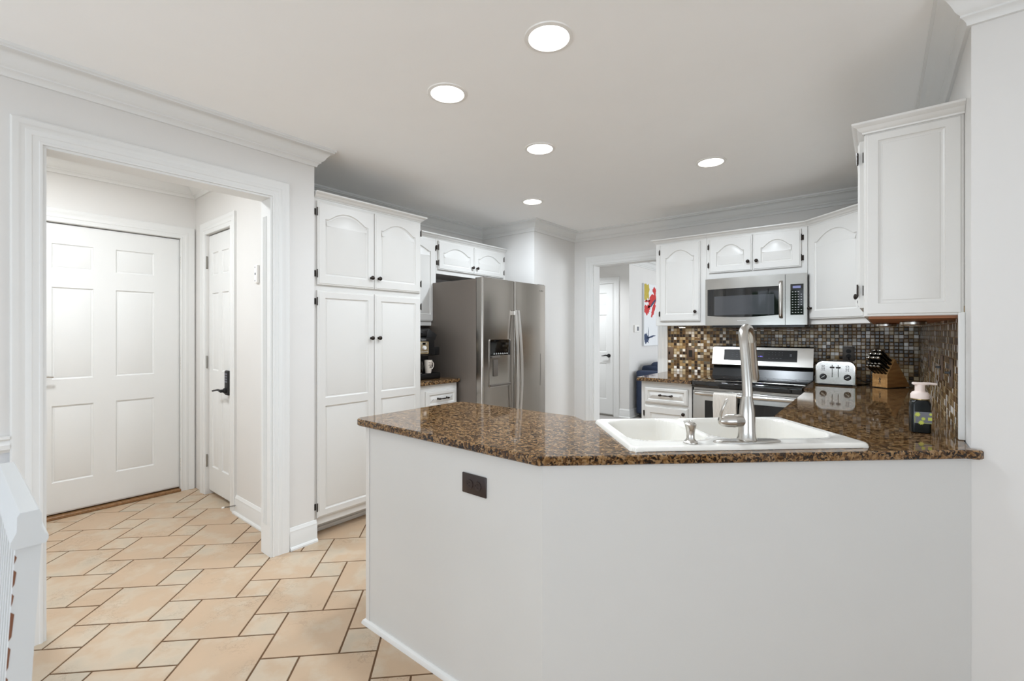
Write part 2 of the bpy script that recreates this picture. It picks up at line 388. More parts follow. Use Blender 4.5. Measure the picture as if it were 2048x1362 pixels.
def cab_door(parent, x, z, w, h, panels, kn=None, hs=None, name='door', y=-.02, hz=None):
    """door on a cabinet front; kn=(x,z) of the knob, hs = 'l' or 'r' hinge side"""
    o = door_mesh(w, h, panels).build(name, 'cab', parent, loc=(x, y, z), smooth=25)
    if kn: knob(o, *kn)
    if hs:
        for q in (hz or (.07, h-.07)): cab_hinge(o, -.003 if hs == 'l' else w+.003, q, 0, -1 if hs == 'l' else 1)
    return o
ARCH = .045
def one(w, h, arch=ARCH, mx=.055, mb=.06, mt=.06): return [(mx, w-mx, mb, h-mt-arch, arch)]
CABCROWN = [(0, 0), (.004, 0), (.006, .006), (.016, .012), (.022, .022), (.034, .028), (.038, .032), (.038, .040), (0, .040)]
CROWN = [(0, -.108), (.012, -.108), (.014, -.098), (.022, -.088), (.030, -.084), (.030, -.077), (.036, -.073), (.044, -.066), (.052, -.052), (.062, -.038), (.076, -.026), (.088, -.022), (.088, -.016), (.096, -.012), (.096, 0), (0, 0)]
CASE = [(0, 0), (0, .011), (.003, .0125), (.009, .0125), (.012, .0105), (.030, .012), (.033, .0145), (.048, .0152), (.052, .0135), (.066, .0155), (.071, .0185), (.088, .020), (.094, .017), (.094, 0)]
BASE = [(0, 0), (.026, 0), (.026, .010), (.020, .018), (.014, .020), (.014, .095), (.011, .104), (.012, .112), (.007, .122), (.004, .130), (0, .132)]

# ---------------------------------------------------------------- room shell
WX, WY, CZ = -2.745, 4.56, 2.44         # left wall face, range wall face, ceiling
EY = 1.445                              # end of the left wall, where the pantry alcove opens
struct('wall_left', (lambda m: [m.box(-2.86, WX, -3, .259, 0, CZ), m.box(-2.86, WX, .259, 1.191, 2.09, CZ), m.box(-2.86, WX, 1.191, EY, 0, CZ)] and m)(M()), 'wall', smooth=0)
struct('wall_alcove', M().box(-3.6, -3.46, EY, 3.77, 0, CZ), 'wall', smooth=0)
struct('wall_hall_side', M().box(-4.6, -4.214, 1.32, EY, 0, 2.52).box(-4.214, -3.704, 1.32, EY, 2.085, 2.52).box(-3.704, -2.86, 1.32, EY, 0, 2.52).box(-4.214, -3.704, 1.38, EY, 0, 2.085), 'wall', smooth=0)
struct('wall_alcove_end', M().box(-3.6, WX, 3.77, WY+.12, 0, CZ), 'wall', smooth=0)
struct('wall_back', M().box(WX, -2.498, WY, WY+.12, 0, CZ).box(-2.498, -1.75, WY, WY+.12, 2.055, CZ).box(-1.75, .24, WY, WY+.12, 0, CZ), 'wall', smooth=0)
struct('wall_right', M().box(.24, .36, 2.165, WY+.12, 0, CZ).box(.36, 3, 2.165, 2.285, 0, CZ), 'wall', smooth=0)
struct('wall_dining', M().box(3, 3.12, -3, -2.3, 0, CZ).box(3, 3.12, .9, 2.285, 0, CZ).box(3, 3.12, -2.3, .9, 0, .06).box(3, 3.12, -2.3, .9, 2.2, CZ), 'wall', smooth=0)
struct('wall_rear', M().box(-2.86, -2.3, -3.12, -3, 0, CZ).box(1.2, 3.12, -3.12, -3, 0, CZ).box(-2.3, 1.2, -3.12, -3, 2.25, CZ).box(-2.3, 1.2, -3.12, -3, 0, .06), 'wall', smooth=0)
struct('wall_hall_entry', M().box(-4.6, -4.47, -.9, .29, 0, 2.52).box(-4.6, -4.47, .29, 1.215, 2.07, 2.52).box(-4.6, -4.47, 1.215, 1.32, 0, 2.52).box(-4.6, -4.56, .29, 1.215, 0, 2.07), 'wall', smooth=0)
struct('wall_hall_near', M().box(-4.6, -2.86, -1.0, -.88, 0, 2.52), 'wall', smooth=0)
struct('ceiling', M().box(-2.86, 3.12, -3.12, WY+.12, CZ, CZ+.1).box(-3.6, -2.86, EY, WY+.12, CZ, CZ+.1), 'ceil', smooth=0)
struct('ceiling', M().box(-4.6, -2.86, -1.0, EY, 2.52, 2.62), 'ceil', smooth=0)
# wainscot paint below the chair rail on the left wall
struct('trim_wainscot', M().box(WX, WX+.003, -2.99, .165, .133, .82), 'wall2', smooth=0)
# floor: hopscotch layout of large and small square stone tiles at 45 degrees
def floor_tiles():
    m = M(); m.box(-4.6, 3.12, -3.12, WY+.13, -.06, -.0035); m.cur = 1
    a, b, g = .305, .1525, .0040
    c, s = math.cos(PI/4), math.sin(PI/4); tints = [(.5, .5, .5, 1)]*6
    def tile(u, v, q):
        g2 = g
        P = [(u+g2, v+g2), (u+q-g2, v+g2), (u+q-g2, v+q-g2), (u+g2, v+q-g2)]
        X = [(p[0]*c-p[1]*s, p[0]*s+p[1]*c) for p in P]
        cx, cy = sum(p[0] for p in X)/4, sum(p[1] for p in X)/4
        if not (-4.75 < cx < 1.5 and -1.7 < cy < WY+.1): return
        if cx < -2.9 and (cy < -1.1 or cy > 1.6): return
        X = [(max(-4.6, min(3.1, x)), max(-3.1, min(WY+.12, y))) for x, y in X]
        e = .0018
        In = [(x+(cx-x)*e/q*2, y+(cy-y)*e/q*2) for x, y in X]
        vs = [(x, y, -.004) for x, y in X]+[(x, y, -.0012) for x, y in X]+[(x, y, 0) for x, y in In]
        m.add(vs, [(0, 1, 5, 4), (1, 2, 6, 5), (2, 3, 7, 6), (3, 0, 4, 7), (4, 5, 9, 8), (5, 6, 10, 9), (6, 7, 11, 10), (7, 4, 8, 11), (8, 9, 10, 11)])
        rr = (random.random()*.75 if q > .2 else .45+.6*random.random(), random.random(), random.random(), 1); tints.extend([rr]*9)
    for i in range(-30, 31):
        for j in range(-30, 31):
            u = -1.262+i*a+j*b; v = 2.073+i*b-j*a
            tile(u, v, a); tile(u-b, v+a-b, b)
    o = struct('floor', m, ['grout', 'tile'], smooth=0)
    at = o.data.color_attributes.new('tint', 'FLOAT_COLOR', 'CORNER')
    for p, t in zip(o.data.polygons, tints):
        for li in p.loop_indices: at.data[li].color = t
floor_tiles()
# crown mouldings
Z = lambda zc: (lambda x, y, h: (x, y, zc+h))
struct('trim_1', M().sweep([(WX, -3), (WX, EY), (-3.46, EY), (-3.46, 3.77), (WX, 3.77), (WX, WY), (.24, WY), (.24, 2.165), (3, 2.165)], CROWN, Z(CZ)), 'trim')
struct('trim_2', M().sweep([(-4.47, -.88), (-4.47, 1.32), (-2.86, 1.32)], CROWN, Z(2.52)), 'trim')
# baseboards
struct('baseboard_left', M().sweep([(WX, 1.288), (WX, EY+.012)], BASE, Z(0)).sweep([(WX, -3), (WX, .162)], BASE, Z(0)), 'trim')
struct('baseboard_hall', M().sweep([(-3.625, 1.32), (-2.862, 1.32)], BASE, Z(0)).sweep([(-4.47, -.88), (-4.47, .19)], BASE, Z(0)), 'trim')
struct('baseboard_right', M().sweep([(.30, 2.165), (3, 2.165)], BASE, Z(0)), 'trim')
# chair rail left of the hall opening
struct('trim_3', M().sweep([(WX, -3), (WX, .165)], [(0, .818), (.008, .818), (.012, .826), (.02, .832), (.022, .85), (.016, .858), (.014, .868), (.024, .874), (.024, .884), (0, .886)], Z(0)), 'trim')
# casing of the wide opening into the hall, with jambs
def casing(x0, x1, zt, mapf, lo=0): return M().sweep([(x0, lo), (x0, zt), (x1, zt), (x1, lo)], [(-o, h) for o, h in CASE], mapf)
struct('trim_4', casing(.259, 1.191, 2.09, lambda a, b, h: (WX+h, a, b)).box(-2.864, WX+.004, 1.180, 1.195, 0, 2.0788).box(-2.864, WX+.004, .250, .270, 0, 2.0788).box(-2.864, WX+.004, .250, 1.20, 2.079, 2.10)
       .sweep([(.259, 0), (.259, 2.09), (1.191, 2.09), (1.191, 0)], [(-o, -h) for o, h in CASE], lambda a, b, h: (-2.86+h, a, b)), 'trim')
reeds = M()
for k in range(4): reeds.tube([(-2.79-.014*k, 1.179, .18), (-2.79-.014*k, 1.179, 1.98)], .004, 8)
struct('trim_8', reeds, 'trim')
# casing of the doorway in the range wall
struct('trim_5', casing(-2.498, -1.75, 2.055, lambda a, b, h: (a, WY-h, b)).box(-2.505, -2.488, WY-.003, WY+.123, 0, 2.0448).box(-1.762, -1.745, WY-.003, WY+.123, 0, 2.0448).box(-2.505, -1.745, WY-.003, WY+.123, 2.045, 2.062), 'trim')
# windows behind the camera, opened to the floor to brighten the ceiling
def window(n, axis, c, a0, a1, z0, z1, nm):
    m = M(); t = .05
    def bx(m, u0, u1, q0, q1, d0=-.03, d1=.03):
        if axis == 'y': m.box(u0, u1, c+d0, c+d1, q0, q1)
        else: m.box(c+d0, c+d1, u0, u1, q0, q1)
    bx(m, a0, a1, z0, z0+t); bx(m, a0, a1, z1-t, z1); bx(m, a0, a0+t, z0, z1); bx(m, a1-t, a1, z0, z1)
    for k in range(1, nm): q = a0+(a1-a0)*k/nm; bx(m, q-.035, q+.035, z0, z1)
    o = struct('window_%d' % n, m, 'trim', smooth=0)
    g = M(); bx(g, a0+t, a1-t, z0+t, z1-t, -.003, .003); g.build('pane', 'glass', o, smooth=0)
window(1, 'y', -3.06, -2.3, 1.2, .06, 2.25, 3)
window(2, 'x', 3.06, -2.3, .9, .06, 2.2, 3)

# ---------------------------------------------------------------- doors
def six_panel(w, h, cols, rows, th=.035):
    return door_mesh(w, h, [(c0, c1, r0, r1, 0) for r0, r1 in rows for c0, c1 in cols], th)
def butt_hinge(parent, x, z, y, mt, hh=.045, lr=1):
    m = M(); m.lathe([(.0065, z-hh), (.0065, z+hh)], (x, y, 0), 10); m.lathe([(.008, z+hh), (.004, z+hh+.006)], (x, y, 0), 10); m.lathe([(.008, z-hh), (.004, z-hh-.006)], (x, y, 0), 10)
    m.box(min(x, x+lr*.014), max(x, x+lr*.014), y+.003, y+.006, z-hh, z+hh)
    for q in (-.6, 0, .6): m.lathe([(.007, z+q*hh-.0015), (.007, z+q*hh+.0015)], (x, y, 0), 10)
    return m.build('hinge', mt, parent)
# entry door: local x = +Y, faces +X
D1 = six_panel(.913, 2.035, [(.168, .385), (.511, .745)], [(.219, .756), (.942, 1.588), (1.719, 1.894)]).build('door_1', 'trim', loc=(-4.485, .299, .03), rot=(0, 0, PI/2), kind='structure', smooth=25)
for z in (1.842, 1.016, .187): butt_hinge(D1, .921, z, -.012, 'brass')
mm = M(); mm.lathe([(0, 0), (.026, 0), (.026, -.006), (.011, -.012), (.011, -.05), (0, -.05)], (.065, 0, .96), 16, 'y', cap=False)
mm.tube([(.065, -.05, .96), (.09, -.054, .962), (.13, -.05, .968), (.172, -.046, .962)], [.011, .009, .0075, .006], 10); mm.build('lever_handle', 'nickel', D1)
struct('trim_6', casing(.290, 1.216, 2.072, lambda a, b, h: (-4.47+h, a, b)).box(-4.56, -4.468, 1.214, 1.222, 0, 2.075).box(-4.56, -4.468, .286, .296, 0, 2.075), 'trim')
struct('trim_9', M().box(-4.56, -4.448, .292, 1.214, 0, .022, .004, 1), 'thresh')
# closet door in the hall side wall: faces -Y
D2 = six_panel(.504, 2.045, [(.075, .205), (.275, .41)], [(.20, .82), (.97, 1.58), (1.72, 1.90)]).build('door_2', 'trim', loc=(-4.211, 1.335, .032), kind='structure', smooth=25)
for z in (1.83, 1.03, .24): butt_hinge(D2, -.004, z, -.012, 'hingeg', .045, -1)
mm = M(); mm.box(.385, .455, -.022, 0, .80, .985, .010, 3); mm.lathe([(0, -.022), (.02, -.022), (.02, -.035), (.012, -.04), (.012, -.06), (0, -.06)], (.42, 0, .835), 16, 'y', cap=False)
mm.tube([(.42, -.055, .835), (.37, -.058, .84), (.31, -.055, .832), (.275, -.062, .826)], [.012, .0095, .008, .007], 10, .8)
kp = mm.build('keypad_lock', 'blackm', D2, label='black keypad lock with lever')
q = M()
for r in range(4):
    for c in range(3): q.box(.40+c*.016, .411+c*.016, -.024, -.021, .895+r*.019, .907+r*.019, .001, 1)
q.build('keypad_buttons', 'grey', kp)
struct('trim_7', casing(-4.214, -3.704, 2.083, lambda a, b, h: (a, 1.32-h, b)), 'trim')
# door seen through the doorway, in the far room: faces -Y
D3 = six_panel(.76, 2.03, [(.11, .345), (.465, .65)], [(.24, .80), (.97, 1.55), (1.69, 1.89)]).build('door_3', 'trim', loc=(-3.968, 6.475, .022), kind='structure', smooth=25)
mm = M(); mm.lathe([(0, 0), (.03, 0), (.03, -.006), (.012, -.012), (.012, -.045), (0, -.045)], (.69, 0, .915), 16, 'y', cap=False)
mm.tube([(.69, -.045, .915), (.66, -.05, .921), (.62, -.046, .912), (.585, -.044, .908)], [.013, .010, .007, .0045], 10); mm.build('lever_handle', 'blackm', D3, label='black lever handle')
M().box(-.004, .764, .0, .03, -.02, -.006, .002, 1).build('sweep', 'hingeg', D3)

# ---------------------------------------------------------------- room beyond the doorway
struct('wall_far', M().box(-5, -2.95, 6.49, 6.6, 0, CZ), 'wall', smooth=0)
struct('wall_far_side', M().box(-3.06, -2.95, 6.6, 9.5, 0, CZ), 'wall', smooth=0)
struct('wall_far_back', M().box(-3.06, 1.5, 9.5, 9.6, 0, CZ), 'wall', smooth=0)
struct('wall_far_right', M().box(1.5, 1.6, WY+.12, 6.2, 0, CZ).box(1.5, 1.6, 9.0, 9.6, 0, CZ).box(1.5, 1.6, 6.2, 9, 0, .5).box(1.5, 1.6, 6.2, 9, 2.25, CZ), 'wall', smooth=0)
struct('wall_far_left', M().box(-5.1, -5, WY, 6.6, 0, CZ), 'wall', smooth=0)
struct('wall_far_near', M().box(-5.1, -3.6, WY, WY+.12, 0, CZ).box(.36, 1.6, WY, WY+.12, 0, CZ), 'wall', smooth=0)
struct('ceiling', M().box(-5.1, 1.6, WY+.12, 9.6, CZ, CZ+.1), 'ceil', smooth=0)
struct('floor', M().box(-5.1, 1.6, WY+.13, 9.6, -.06, 0), 'hwood', smooth=0)
struct('trim_10', casing(-3.972, -3.204, 2.058, lambda a, b, h: (a, 6.49-h, b)), 'trim')
struct('baseboard_far', M().sweep([(-3.108, 6.49), (-2.95, 6.49), (-2.95, 9.5)], BASE, Z(0)), 'trim')
struct('trim_11', M().sweep([(-5, 6.49), (-2.95, 6.49), (-2.95, 9.5)], CROWN, Z(CZ)), 'trim')
window(3, 'x', 1.55, 6.2, 9.0, .5, 2.25, 3)  # unseen window put in to light the far room

# ---------------------------------------------------------------- pantry and the cabinets of the fridge wall (local x = +Y, faces +X)
R90 = PI/2
pan = thing('pantry_cabinet', 'tall white pantry cabinet with arched upper doors beside the hall opening', 'cabinet', (-2.76, EY+.006, 0), R90)
pw = .852
M().box(0, pw, 0, .69, .087, 2.15, .0015, 1).build('body', 'cab', pan)
M().box(.0, pw, .11, .69, 0, .087).box(.0, pw, .098, .112, 0, .028, .005, 2).build('toe_kick', 'cab', pan)
M().sweep([(pw, .69), (pw, 0), (0, 0)][::-1], CABCROWN, lambda x, y, h: (x, y, 2.147+h)).build('crown_moulding', 'cab', pan)
for (x, w, s) in ((.014, .413, 'l'), (.431, .407, 'r')):
    kx = w-.028 if s == 'l' else .028
    cab_door(pan, x, 1.602, w, .528, [(.05, w-.05, .06, .418, .056)], (kx, .075), s)
    cab_door(pan, x, .135, w, 1.432, [(.05, w-.05, .045, .70, 0), (.05, w-.05, .75, 1.385, 0)], (kx, 1.127), s)
uc = thing('wall_cabinet', 'narrow white wall cabinet above the coffee maker, left of the fridge', 'cabinet', (-3.13, EY+.006+pw, 0), R90)
M().box(.001, .487, 0, .33, 1.36, 2.15, .0015, 1).build('body', 'cab', uc)
cab_door(uc, .02, 1.40, .445, .728, one(.445, .728), None, 'r')
M().sweep([(.001, 0), (.487, 0)], CABCROWN, lambda x, y, h: (x, y, 2.147+h)).build('crown_moulding', 'cab', uc)
fc = thing('wall_cabinet', 'low white wall cabinet with two arched doors over the fridge', 'cabinet', (-3.13, 2.791, 0), R90)
M().box(.0, .977, 0, .33, 1.833, 2.15, .0015, 1).build('body', 'cab', fc)
for (x, w, s) in ((.018, .463, 'l'), (.486, .45, 'r')):
    cab_door(fc, x, 1.872, w, .263, [(.055, w-.055, .045, .158, .052)], (w-.03 if s == 'l' else .03, .06), s, hz=(.06, .2))
M().sweep([(0, 0), (.975, 0)], CABCROWN, lambda x, y, h: (x, y, 2.147+h)).build('crown_moulding', 'cab', fc)
CT, CTH = .914, .03
bc = thing('base_cabinet', 'short white base cabinet with one drawer between pantry and fridge', 'cabinet', (-2.775, 2.304, 0), R90)
M().box(0, .40, 0, .62, .1, CT-CTH-.001, .0015, 1).build('body', 'cab', bc)
M().box(0, .40, .07, .62, 0, .1).build('toe_kick', 'cab', bc)
d = door_mesh(.33, .135, [(.03, .30, .03, .105, 0)]).build('drawer', 'cab', bc, loc=(.055, -.02, .70)); pull(d, .165, .07)
cab_door(bc, .055, .135, .33, .54, one(.33, .54), (.30, .48), 'l')
tag(M().box(-3.455, -2.75, 2.306, 2.722, CT-CTH, CT, .006, 3).build('countertop', 'granite'), 'small brown granite countertop under the coffee maker', 'countertop')

# ---------------------------------------------------------------- refrigerator (local x = +Y, front faces +X)
fr = thing('refrigerator', 'stainless side by side refrigerator with ice and water dispenser', 'refrigerator', (-2.505, 2.730, 0), R90)
M().box(.004, .898, .075, .89, .03, 1.742, .004, 2).build('body', 'fridgeside', fr, label='grey painted refrigerator body')
M().box(.06, .84, .12, .8, .0, .03).build('feet', 'blackm', fr)
M().box(.02, .12, -.0, .10, 1.743, 1.755, .003, 1).build('hinge_cover', 'greyp', fr); M().box(.78, .88, 0, .10, 1.743, 1.755, .003, 1).build('hinge_cover', 'greyp', fr)
M().box(.01, .892, .035, .075, .07, 1.735).build('gap_shade', 'blackm', fr)  # black piece whose colour stands for the shade in the door gap
def fdoor(x0, x1, hole=None):
    m = M(); r = .018; K = 6
    # rounded front edges, gently crowned face
    prof = []
    for i in range(K+1): a = PI/2*i/K; prof.append((x0+r-r*math.cos(a), r-r*math.sin(a)))
    prof += [(x0+(x1-x0)*t, -.004*math.sin(PI*t)) for t in (.25, .5, .75)]
    for i in range(K+1): a = PI/2*i/K; prof.append((x1-r+r*math.sin(a), r-r*math.cos(a)))
    prof += [(x1, .068), (x0, .068)]
    return m.prism(prof, .06, 1.75)
dl = fdoor(.002, .418).build('freezer_door', 'fridge', fr)
dr = fdoor(.425, .902).build('fridge_door', 'fridge', fr)
# dispenser in the freezer door
dx0, dx1 = .078, .352
m = M(); z0, z1 = .845, 1.245
def rrect(x0, x1, z0, z1, r, k=5):
    o = []
    for cx, cz, a0 in ((x1-r, z0+r, -PI/2), (x1-r, z1-r, 0), (x0+r, z1-r, PI/2), (x0+r, z0+r, PI)):
        for i in range(k+1): a = a0+PI/2*i/k; o.append((cx+r*math.cos(a), cz+r*math.sin(a)))
    return o
XZ = lambda x, z, y: (x, y, z)
disp = M().prism(rrect(dx0, dx1, z0, z1, .018), -.010, .012, [rrect(dx0+.006, dx1-.006, z0+.006, z1-.006, .014)], XZ).build('dispenser', 'chrome', dl, label='ice and water dispenser')
M().prism(rrect(dx0+.006, dx1-.006, 1.108, z1-.006, .012), -.008, .004, (), XZ).build('control_panel', 'glassk', disp)
q = M()
for i in range(7): q.box(dx0+.05+i*.028, dx0+.066+i*.028, -.009, -.0075, 1.118, 1.123); q.box(dx0+.052+i*.028, dx0+.062+i*.028, -.009, -.0075, 1.128, 1.1295)
q.build('icon_row', 'lightink', disp)
M().box(dx0+.006, dx1-.006, -.0095, -.005, z0+.02, 1.107).build('recess', 'nickel', disp)
M().box(dx0+.006, dx1-.006, -.022, -.004, z0+.006, z0+.024, .003, 1).build('drip_tray', 'greyp', disp)
M().box(dx0+.045, dx0+.095, -.020, -.008, .935, 1.075, .004, 2).box(dx0+.02, dx0+.12, -.026, -.008, 1.085, 1.107, .004, 1).build('paddle', 'greyp', disp)
for nm, x, par in (('freezer_handle', .396, dl), ('fridge_handle', .452, dr)):
    m = M(); K = 24; sx = .0125; vs = []
    for i in range(K+1):
        t = i/K; z = .40+1.095*t; y = -.030-.034*math.sin(PI*t); xo = x+(.010 if par is dl else -.010)*(1-math.sin(PI*t))
        vs += [(xo-sx, y, z), (xo+sx, y, z), (xo+sx, y+.011, z), (xo-sx, y+.011, z)]
    m.add(vs, [(i*4+j, i*4+(j+1) % 4, (i+1)*4+(j+1) % 4, (i+1)*4+j) for i in range(K) for j in range(4)]+[(3, 2, 1, 0), (K*4, K*4+1, K*4+2, K*4+3)])
    for z in (.425, 1.468): m.box(x-.010, x+.010, -.026, .002, z-.018, z+.018, .003, 1)
    m.build('door_handle', 'satin', par)
q = M()
for x, w, h in ((.80, .008, .012), (.812, .004, .012), (.82, .006, .009), (.83, .008, .012), (.842, .004, .010), (.85, .006, .012)): q.box(x, x+w, -.0045, -.001, 1.688, 1.688+h)
q.build('logo', 'chrome', dr)
M().tube([(.81, -.0052, 1.10), (.811, -.0052, .95), (.806, -.0052, .80)], .0012, 6).build('scratch', 'greyp', dr)

# ---------------------------------------------------------------- range wall: cabinets (local = world directions)
CR2 = 2.130
def crown_r(path, parent, CR2=CR2): return M().sweep(path, CABCROWN, lambda x, y, h: (x, y, CR2+h)).build('crown_moulding', 'cab', parent)
FY = 4.23
a = thing('wall_cabinet', 'white wall cabinet with one arched door beside the doorway, left of the microwave', 'cabinet', (-1.652, FY, 0))
M().box(0, .459, 0, .33, 1.362, 2.135, .0015, 1).build('body', 'cab', a)
cab_door(a, .045, 1.402, .362, .715, [(.05, .312, .065, .588, .064)], (.325, .085), 'l')
crown_r([(0, .33), (0, 0), (.459, 0)], a)
b_ = thing('wall_cabinet', 'short white wall cabinet with two arched doors over the microwave', 'cabinet', (-1.192, FY, 0))
M().box(0, .754, 0, .33, 1.762, 2.135, .0015, 1).build('body', 'cab', b_)
cab_door(b_, .024, 1.818, .340, .300, [(.06, .28, .055, .180, .056)], (.312, .075), 'l', hz=(.07, .23))
cab_door(b_, .370, 1.818, .342, .300, [(.06, .282, .055, .180, .056)], (.03, .075), 'r', hz=(.07, .23))
crown_r([(0, 0), (.754, 0)], b_)
X0, Y0, X1, Y1 = -.437, FY, -.05, 3.843
dl_ = math.hypot(X1-X0, Y1-Y0)
c_ = thing('wall_cabinet', 'diagonal white corner wall cabinet right of the microwave', 'cabinet', (X0, Y0, 0), -PI/4)
M().box(0, dl_, 0, .02, 1.362, 2.135, .0015, 1).prism([(0, .02), (dl_, .02), (dl_+.20, .212), (dl_*.5, .50), (-.22, .232)], 1.362, 2.135).build('body', 'cab', c_)
cab_door(c_, .028, 1.402, dl_-.05, .715, [(.06, dl_-.11, .065, .585, .068)], (.03, .085), None)
crown_r([(0, 0), (dl_, 0)], c_)
d_ = thing('wall_cabinet', 'white wall cabinet on the right wall with a raised panel end facing the room', 'cabinet', (-.05, 3.843, 0), -PI/2)
RL = 3.843-2.31
mm = M().box(0, RL-.012, 0, .2894, 1.366, 2.098, .0015, 1)
mm.build('body', 'cab', d_)
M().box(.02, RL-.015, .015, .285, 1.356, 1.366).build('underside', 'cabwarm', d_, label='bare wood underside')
n = 3; wd = (RL-.06)/n
for i in range(n):
    last = i == n-1
    cab_door(d_, .03+i*wd, 1.402, wd-.012, .680, [(.055, wd-.067, .065, .565, .045)], (.03, .075), 'r' if last else 'l')
ep = door_mesh(.2865, .732, [(.042, .236, .050, .695, 0)], .012).build('end_panel', 'cab', d_, loc=(RL, .003, 1.366), rot=(0, 0, PI/2), smooth=25)
crown_r([(0, 0), (RL, 0), (RL, .2894)], d_, 2.094)
# puck lights below it
for (x, y, lab) in ((.125, 2.90, 'round puck light under the right wall cabinet, nearer the room'), (.03, 3.55, 'round puck light under the right wall cabinet, nearer the corner')):
    p = thing('puck_light', lab, 'light', (x, y, 1.356))
    M().lathe([(.046, 0), (.050, -.004), (.050, -.016), (.042, -.022)], (0, 0, 0), 28).build('housing', 'nickel', p)
    M().lathe([(.034, -.022), (.031, -.024)], (0, 0, 0), 24).build('lens', 'whitep', p)
p = thing('puck_light', 'lit puck light under the wall cabinet left of the microwave', 'light', (-1.44, 4.33, 1.361))
M().lathe([(.033, 0), (.035, -.004), (.035, -.012), (.030, -.016)], (0, 0, 0), 24).build('housing', 'nickel', p)
M().lathe([(.027, -.016), (.024, -.018)], (0, 0, 0), 24).build('lens', 'lamp', p)
area('puck_lamp', (-1.44, 4.33, 1.338), (0, 0, 0), .05, .05, .55, (1, .84, .62), 'DISK')
# base cabinet left of the range and its countertop
e_ = thing('base_cabinet', 'white base cabinet with drawer and door, left of the range', 'cabinet', (-1.613, 3.80, 0))
M().box(0, .428, 0, .75, .1, CT-CTH-.001, .0015, 1).build('body', 'cab', e_)
M().box(0, .428, .07, .75, 0, .1).build('toe_kick', 'cab', e_)
dd = door_mesh(.365, .135, [(.028, .337, .028, .107, 0)]).build('drawer', 'cab', e_, loc=(.034, -.02, .700)); pull(dd, .188, .072)
cab_door(e_, .034, .135, .365, .542, [(.05, .315, .055, .485, 0)], (.335, .497), 'l')
tag(M().prism([(-1.642, 3.765), (-1.182, 3.765), (-1.182, WY-.001), (-1.642, WY-.001)], CT-CTH, CT).build('countertop', 'granite'), 'small brown granite countertop left of the range', 'countertop')
# backsplash
struct('trim_12', M().box(-1.708, .232, WY-.008, WY-.0005, CT+.001, 1.40), 'mosx', smooth=0)
struct('trim_13', M().box(.232, .2395, 2.315, WY-.008, CT+.001, 1.40), 'mosy', smooth=0)
struct('trim_14', M().box(.222, .2395, 2.292, 2.315, CT+.001, 1.375, .002, 1), 'trim')

# ---------------------------------------------------------------- microwave
mw = thing('microwave', 'stainless microwave hung under the short cabinet above the range', 'microwave', (-1.183, 4.16, 1.360))
MWW, MWH = .750, .400
M().box(.004, MWW-.004, .03, .39, 0, MWH, .003, 1).box(.05, MWW-.02, .02, .38, -.018, 0).build('body', 'black', mw)
f = M(); K = 16
def mface(x0, x1, hole):
    m = M(); N_ = 24
    def yy(x): return -.030*math.sin(PI*x/MWW)**.9 if 0 < x < MWW else 0
    xs = [x0+(x1-x0)*i/N_ for i in range(N_+1)]
    hx0, hx1, hz0, hz1 = hole
    xs = sorted(set(xs+[hx0, hx1]))
    vs = []; fs = []
    for x in xs:
        bow = -.016*math.sin(PI*max(0, min(1, (x-hx0)/(hx1-hx0)))) if hx1-hx0 > .3 else 0
        y = yy(x); vs += [(x, y, 0), (x, y, hz0+bow), (x, y, hz1), (x, y, MWH), (x, .03, MWH), (x, .03, 0)]
    for i in range(len(xs)-1):
        a, b = i*6, (i+1)*6; inside = hx0-1e-6 <= xs[i] and xs[i+1] <= hx1+1e-6
        fs.append((a, b, b+1, a+1))
        if not inside: fs.append((a+1, b+1, b+2, a+2))
        fs += [(a+2, b+2, b+3, a+3), (a+3, b+3, b+4, a+4), (a+4, b+4, b+5, a+5), (a+5, b+5, b, a)]
    k = (len(xs)-1)*6
    fs += [(0, 1, 2, 3, 4, 5), (k+5, k+4, k+3, k+2, k+1, k)]
    m.add(vs, fs); g = M()
    xs2 = [x for x in xs if hx0-1e-6 <= x <= hx1+1e-6]; vs = []; fs = []
    for x in xs2:
        bow = -.016*math.sin(PI*max(0, min(1, (x-hx0)/(hx1-hx0)))) if hx1-hx0 > .3 else 0
        vs += [(x, yy(x)+.001, hz0+bow), (x, yy(x)+.001, hz1)]
    for i in range(len(xs2)-1): fs.append((2*i, 2*i+2, 2*i+3, 2*i+1))
    g.add(vs, fs); return m, g
m1, g1 = mface(0, .603, (.018, .585, .083, .310))
dm = m1.build('door', 'steel', mw); g1.build('window', 'glassk', dm)
def yy(x): return -.030*math.sin(PI*x/MWW)**.9
# inner mesh screen of the door, seen as a paler field
g = M(); xs = [.075+.455*i/12 for i in range(13)]; g.add([p for x in xs for p in ((x, yy(x)-.0003, .085+.004*(1-abs(2*(x-.302)/.455))), (x, yy(x)-.0003, .248))], [(2*i, 2*i+2, 2*i+3, 2*i+1) for i in range(12)])
MT['mwscreen'] = mat('oven_screen', (62, 64, 68), .12, coat=.5); g.build('screen', 'mwscreen', dm)
m2, g2 = mface(.606, MWW, (.640, .726, .078, .318))
cp = m2.build('control_panel', 'steel', mw); g2.build('panel_glass', 'glassk', cp)
g = M(); g.box(.655, .708, yy(.68)-.003, yy(.68)+.004, .285, .303); g.build('display', 'lcd', cp)
g = M()
for r in range(9):
    for c in range(4):
        if r in (2, 8) and c == 3: continue
        x = .650+c*.019; g.box(x, x+.009, yy(x)-.0022, yy(x)+.004, .095+r*.02, .0985+r*.02)
g.build('buttons', 'lightink', cp)
pts = [(.578, -.004, .055), (.578, -.042, .062)]+[(.578, -.048-.012*math.sin(PI*i/12), .07+.26*i/12) for i in range(13)]+[(.578, -.042, .338), (.578, -.004, .345)]
M().tube(pts, .013, 12, .7).build('handle', 'nickel', dm)
g = M()
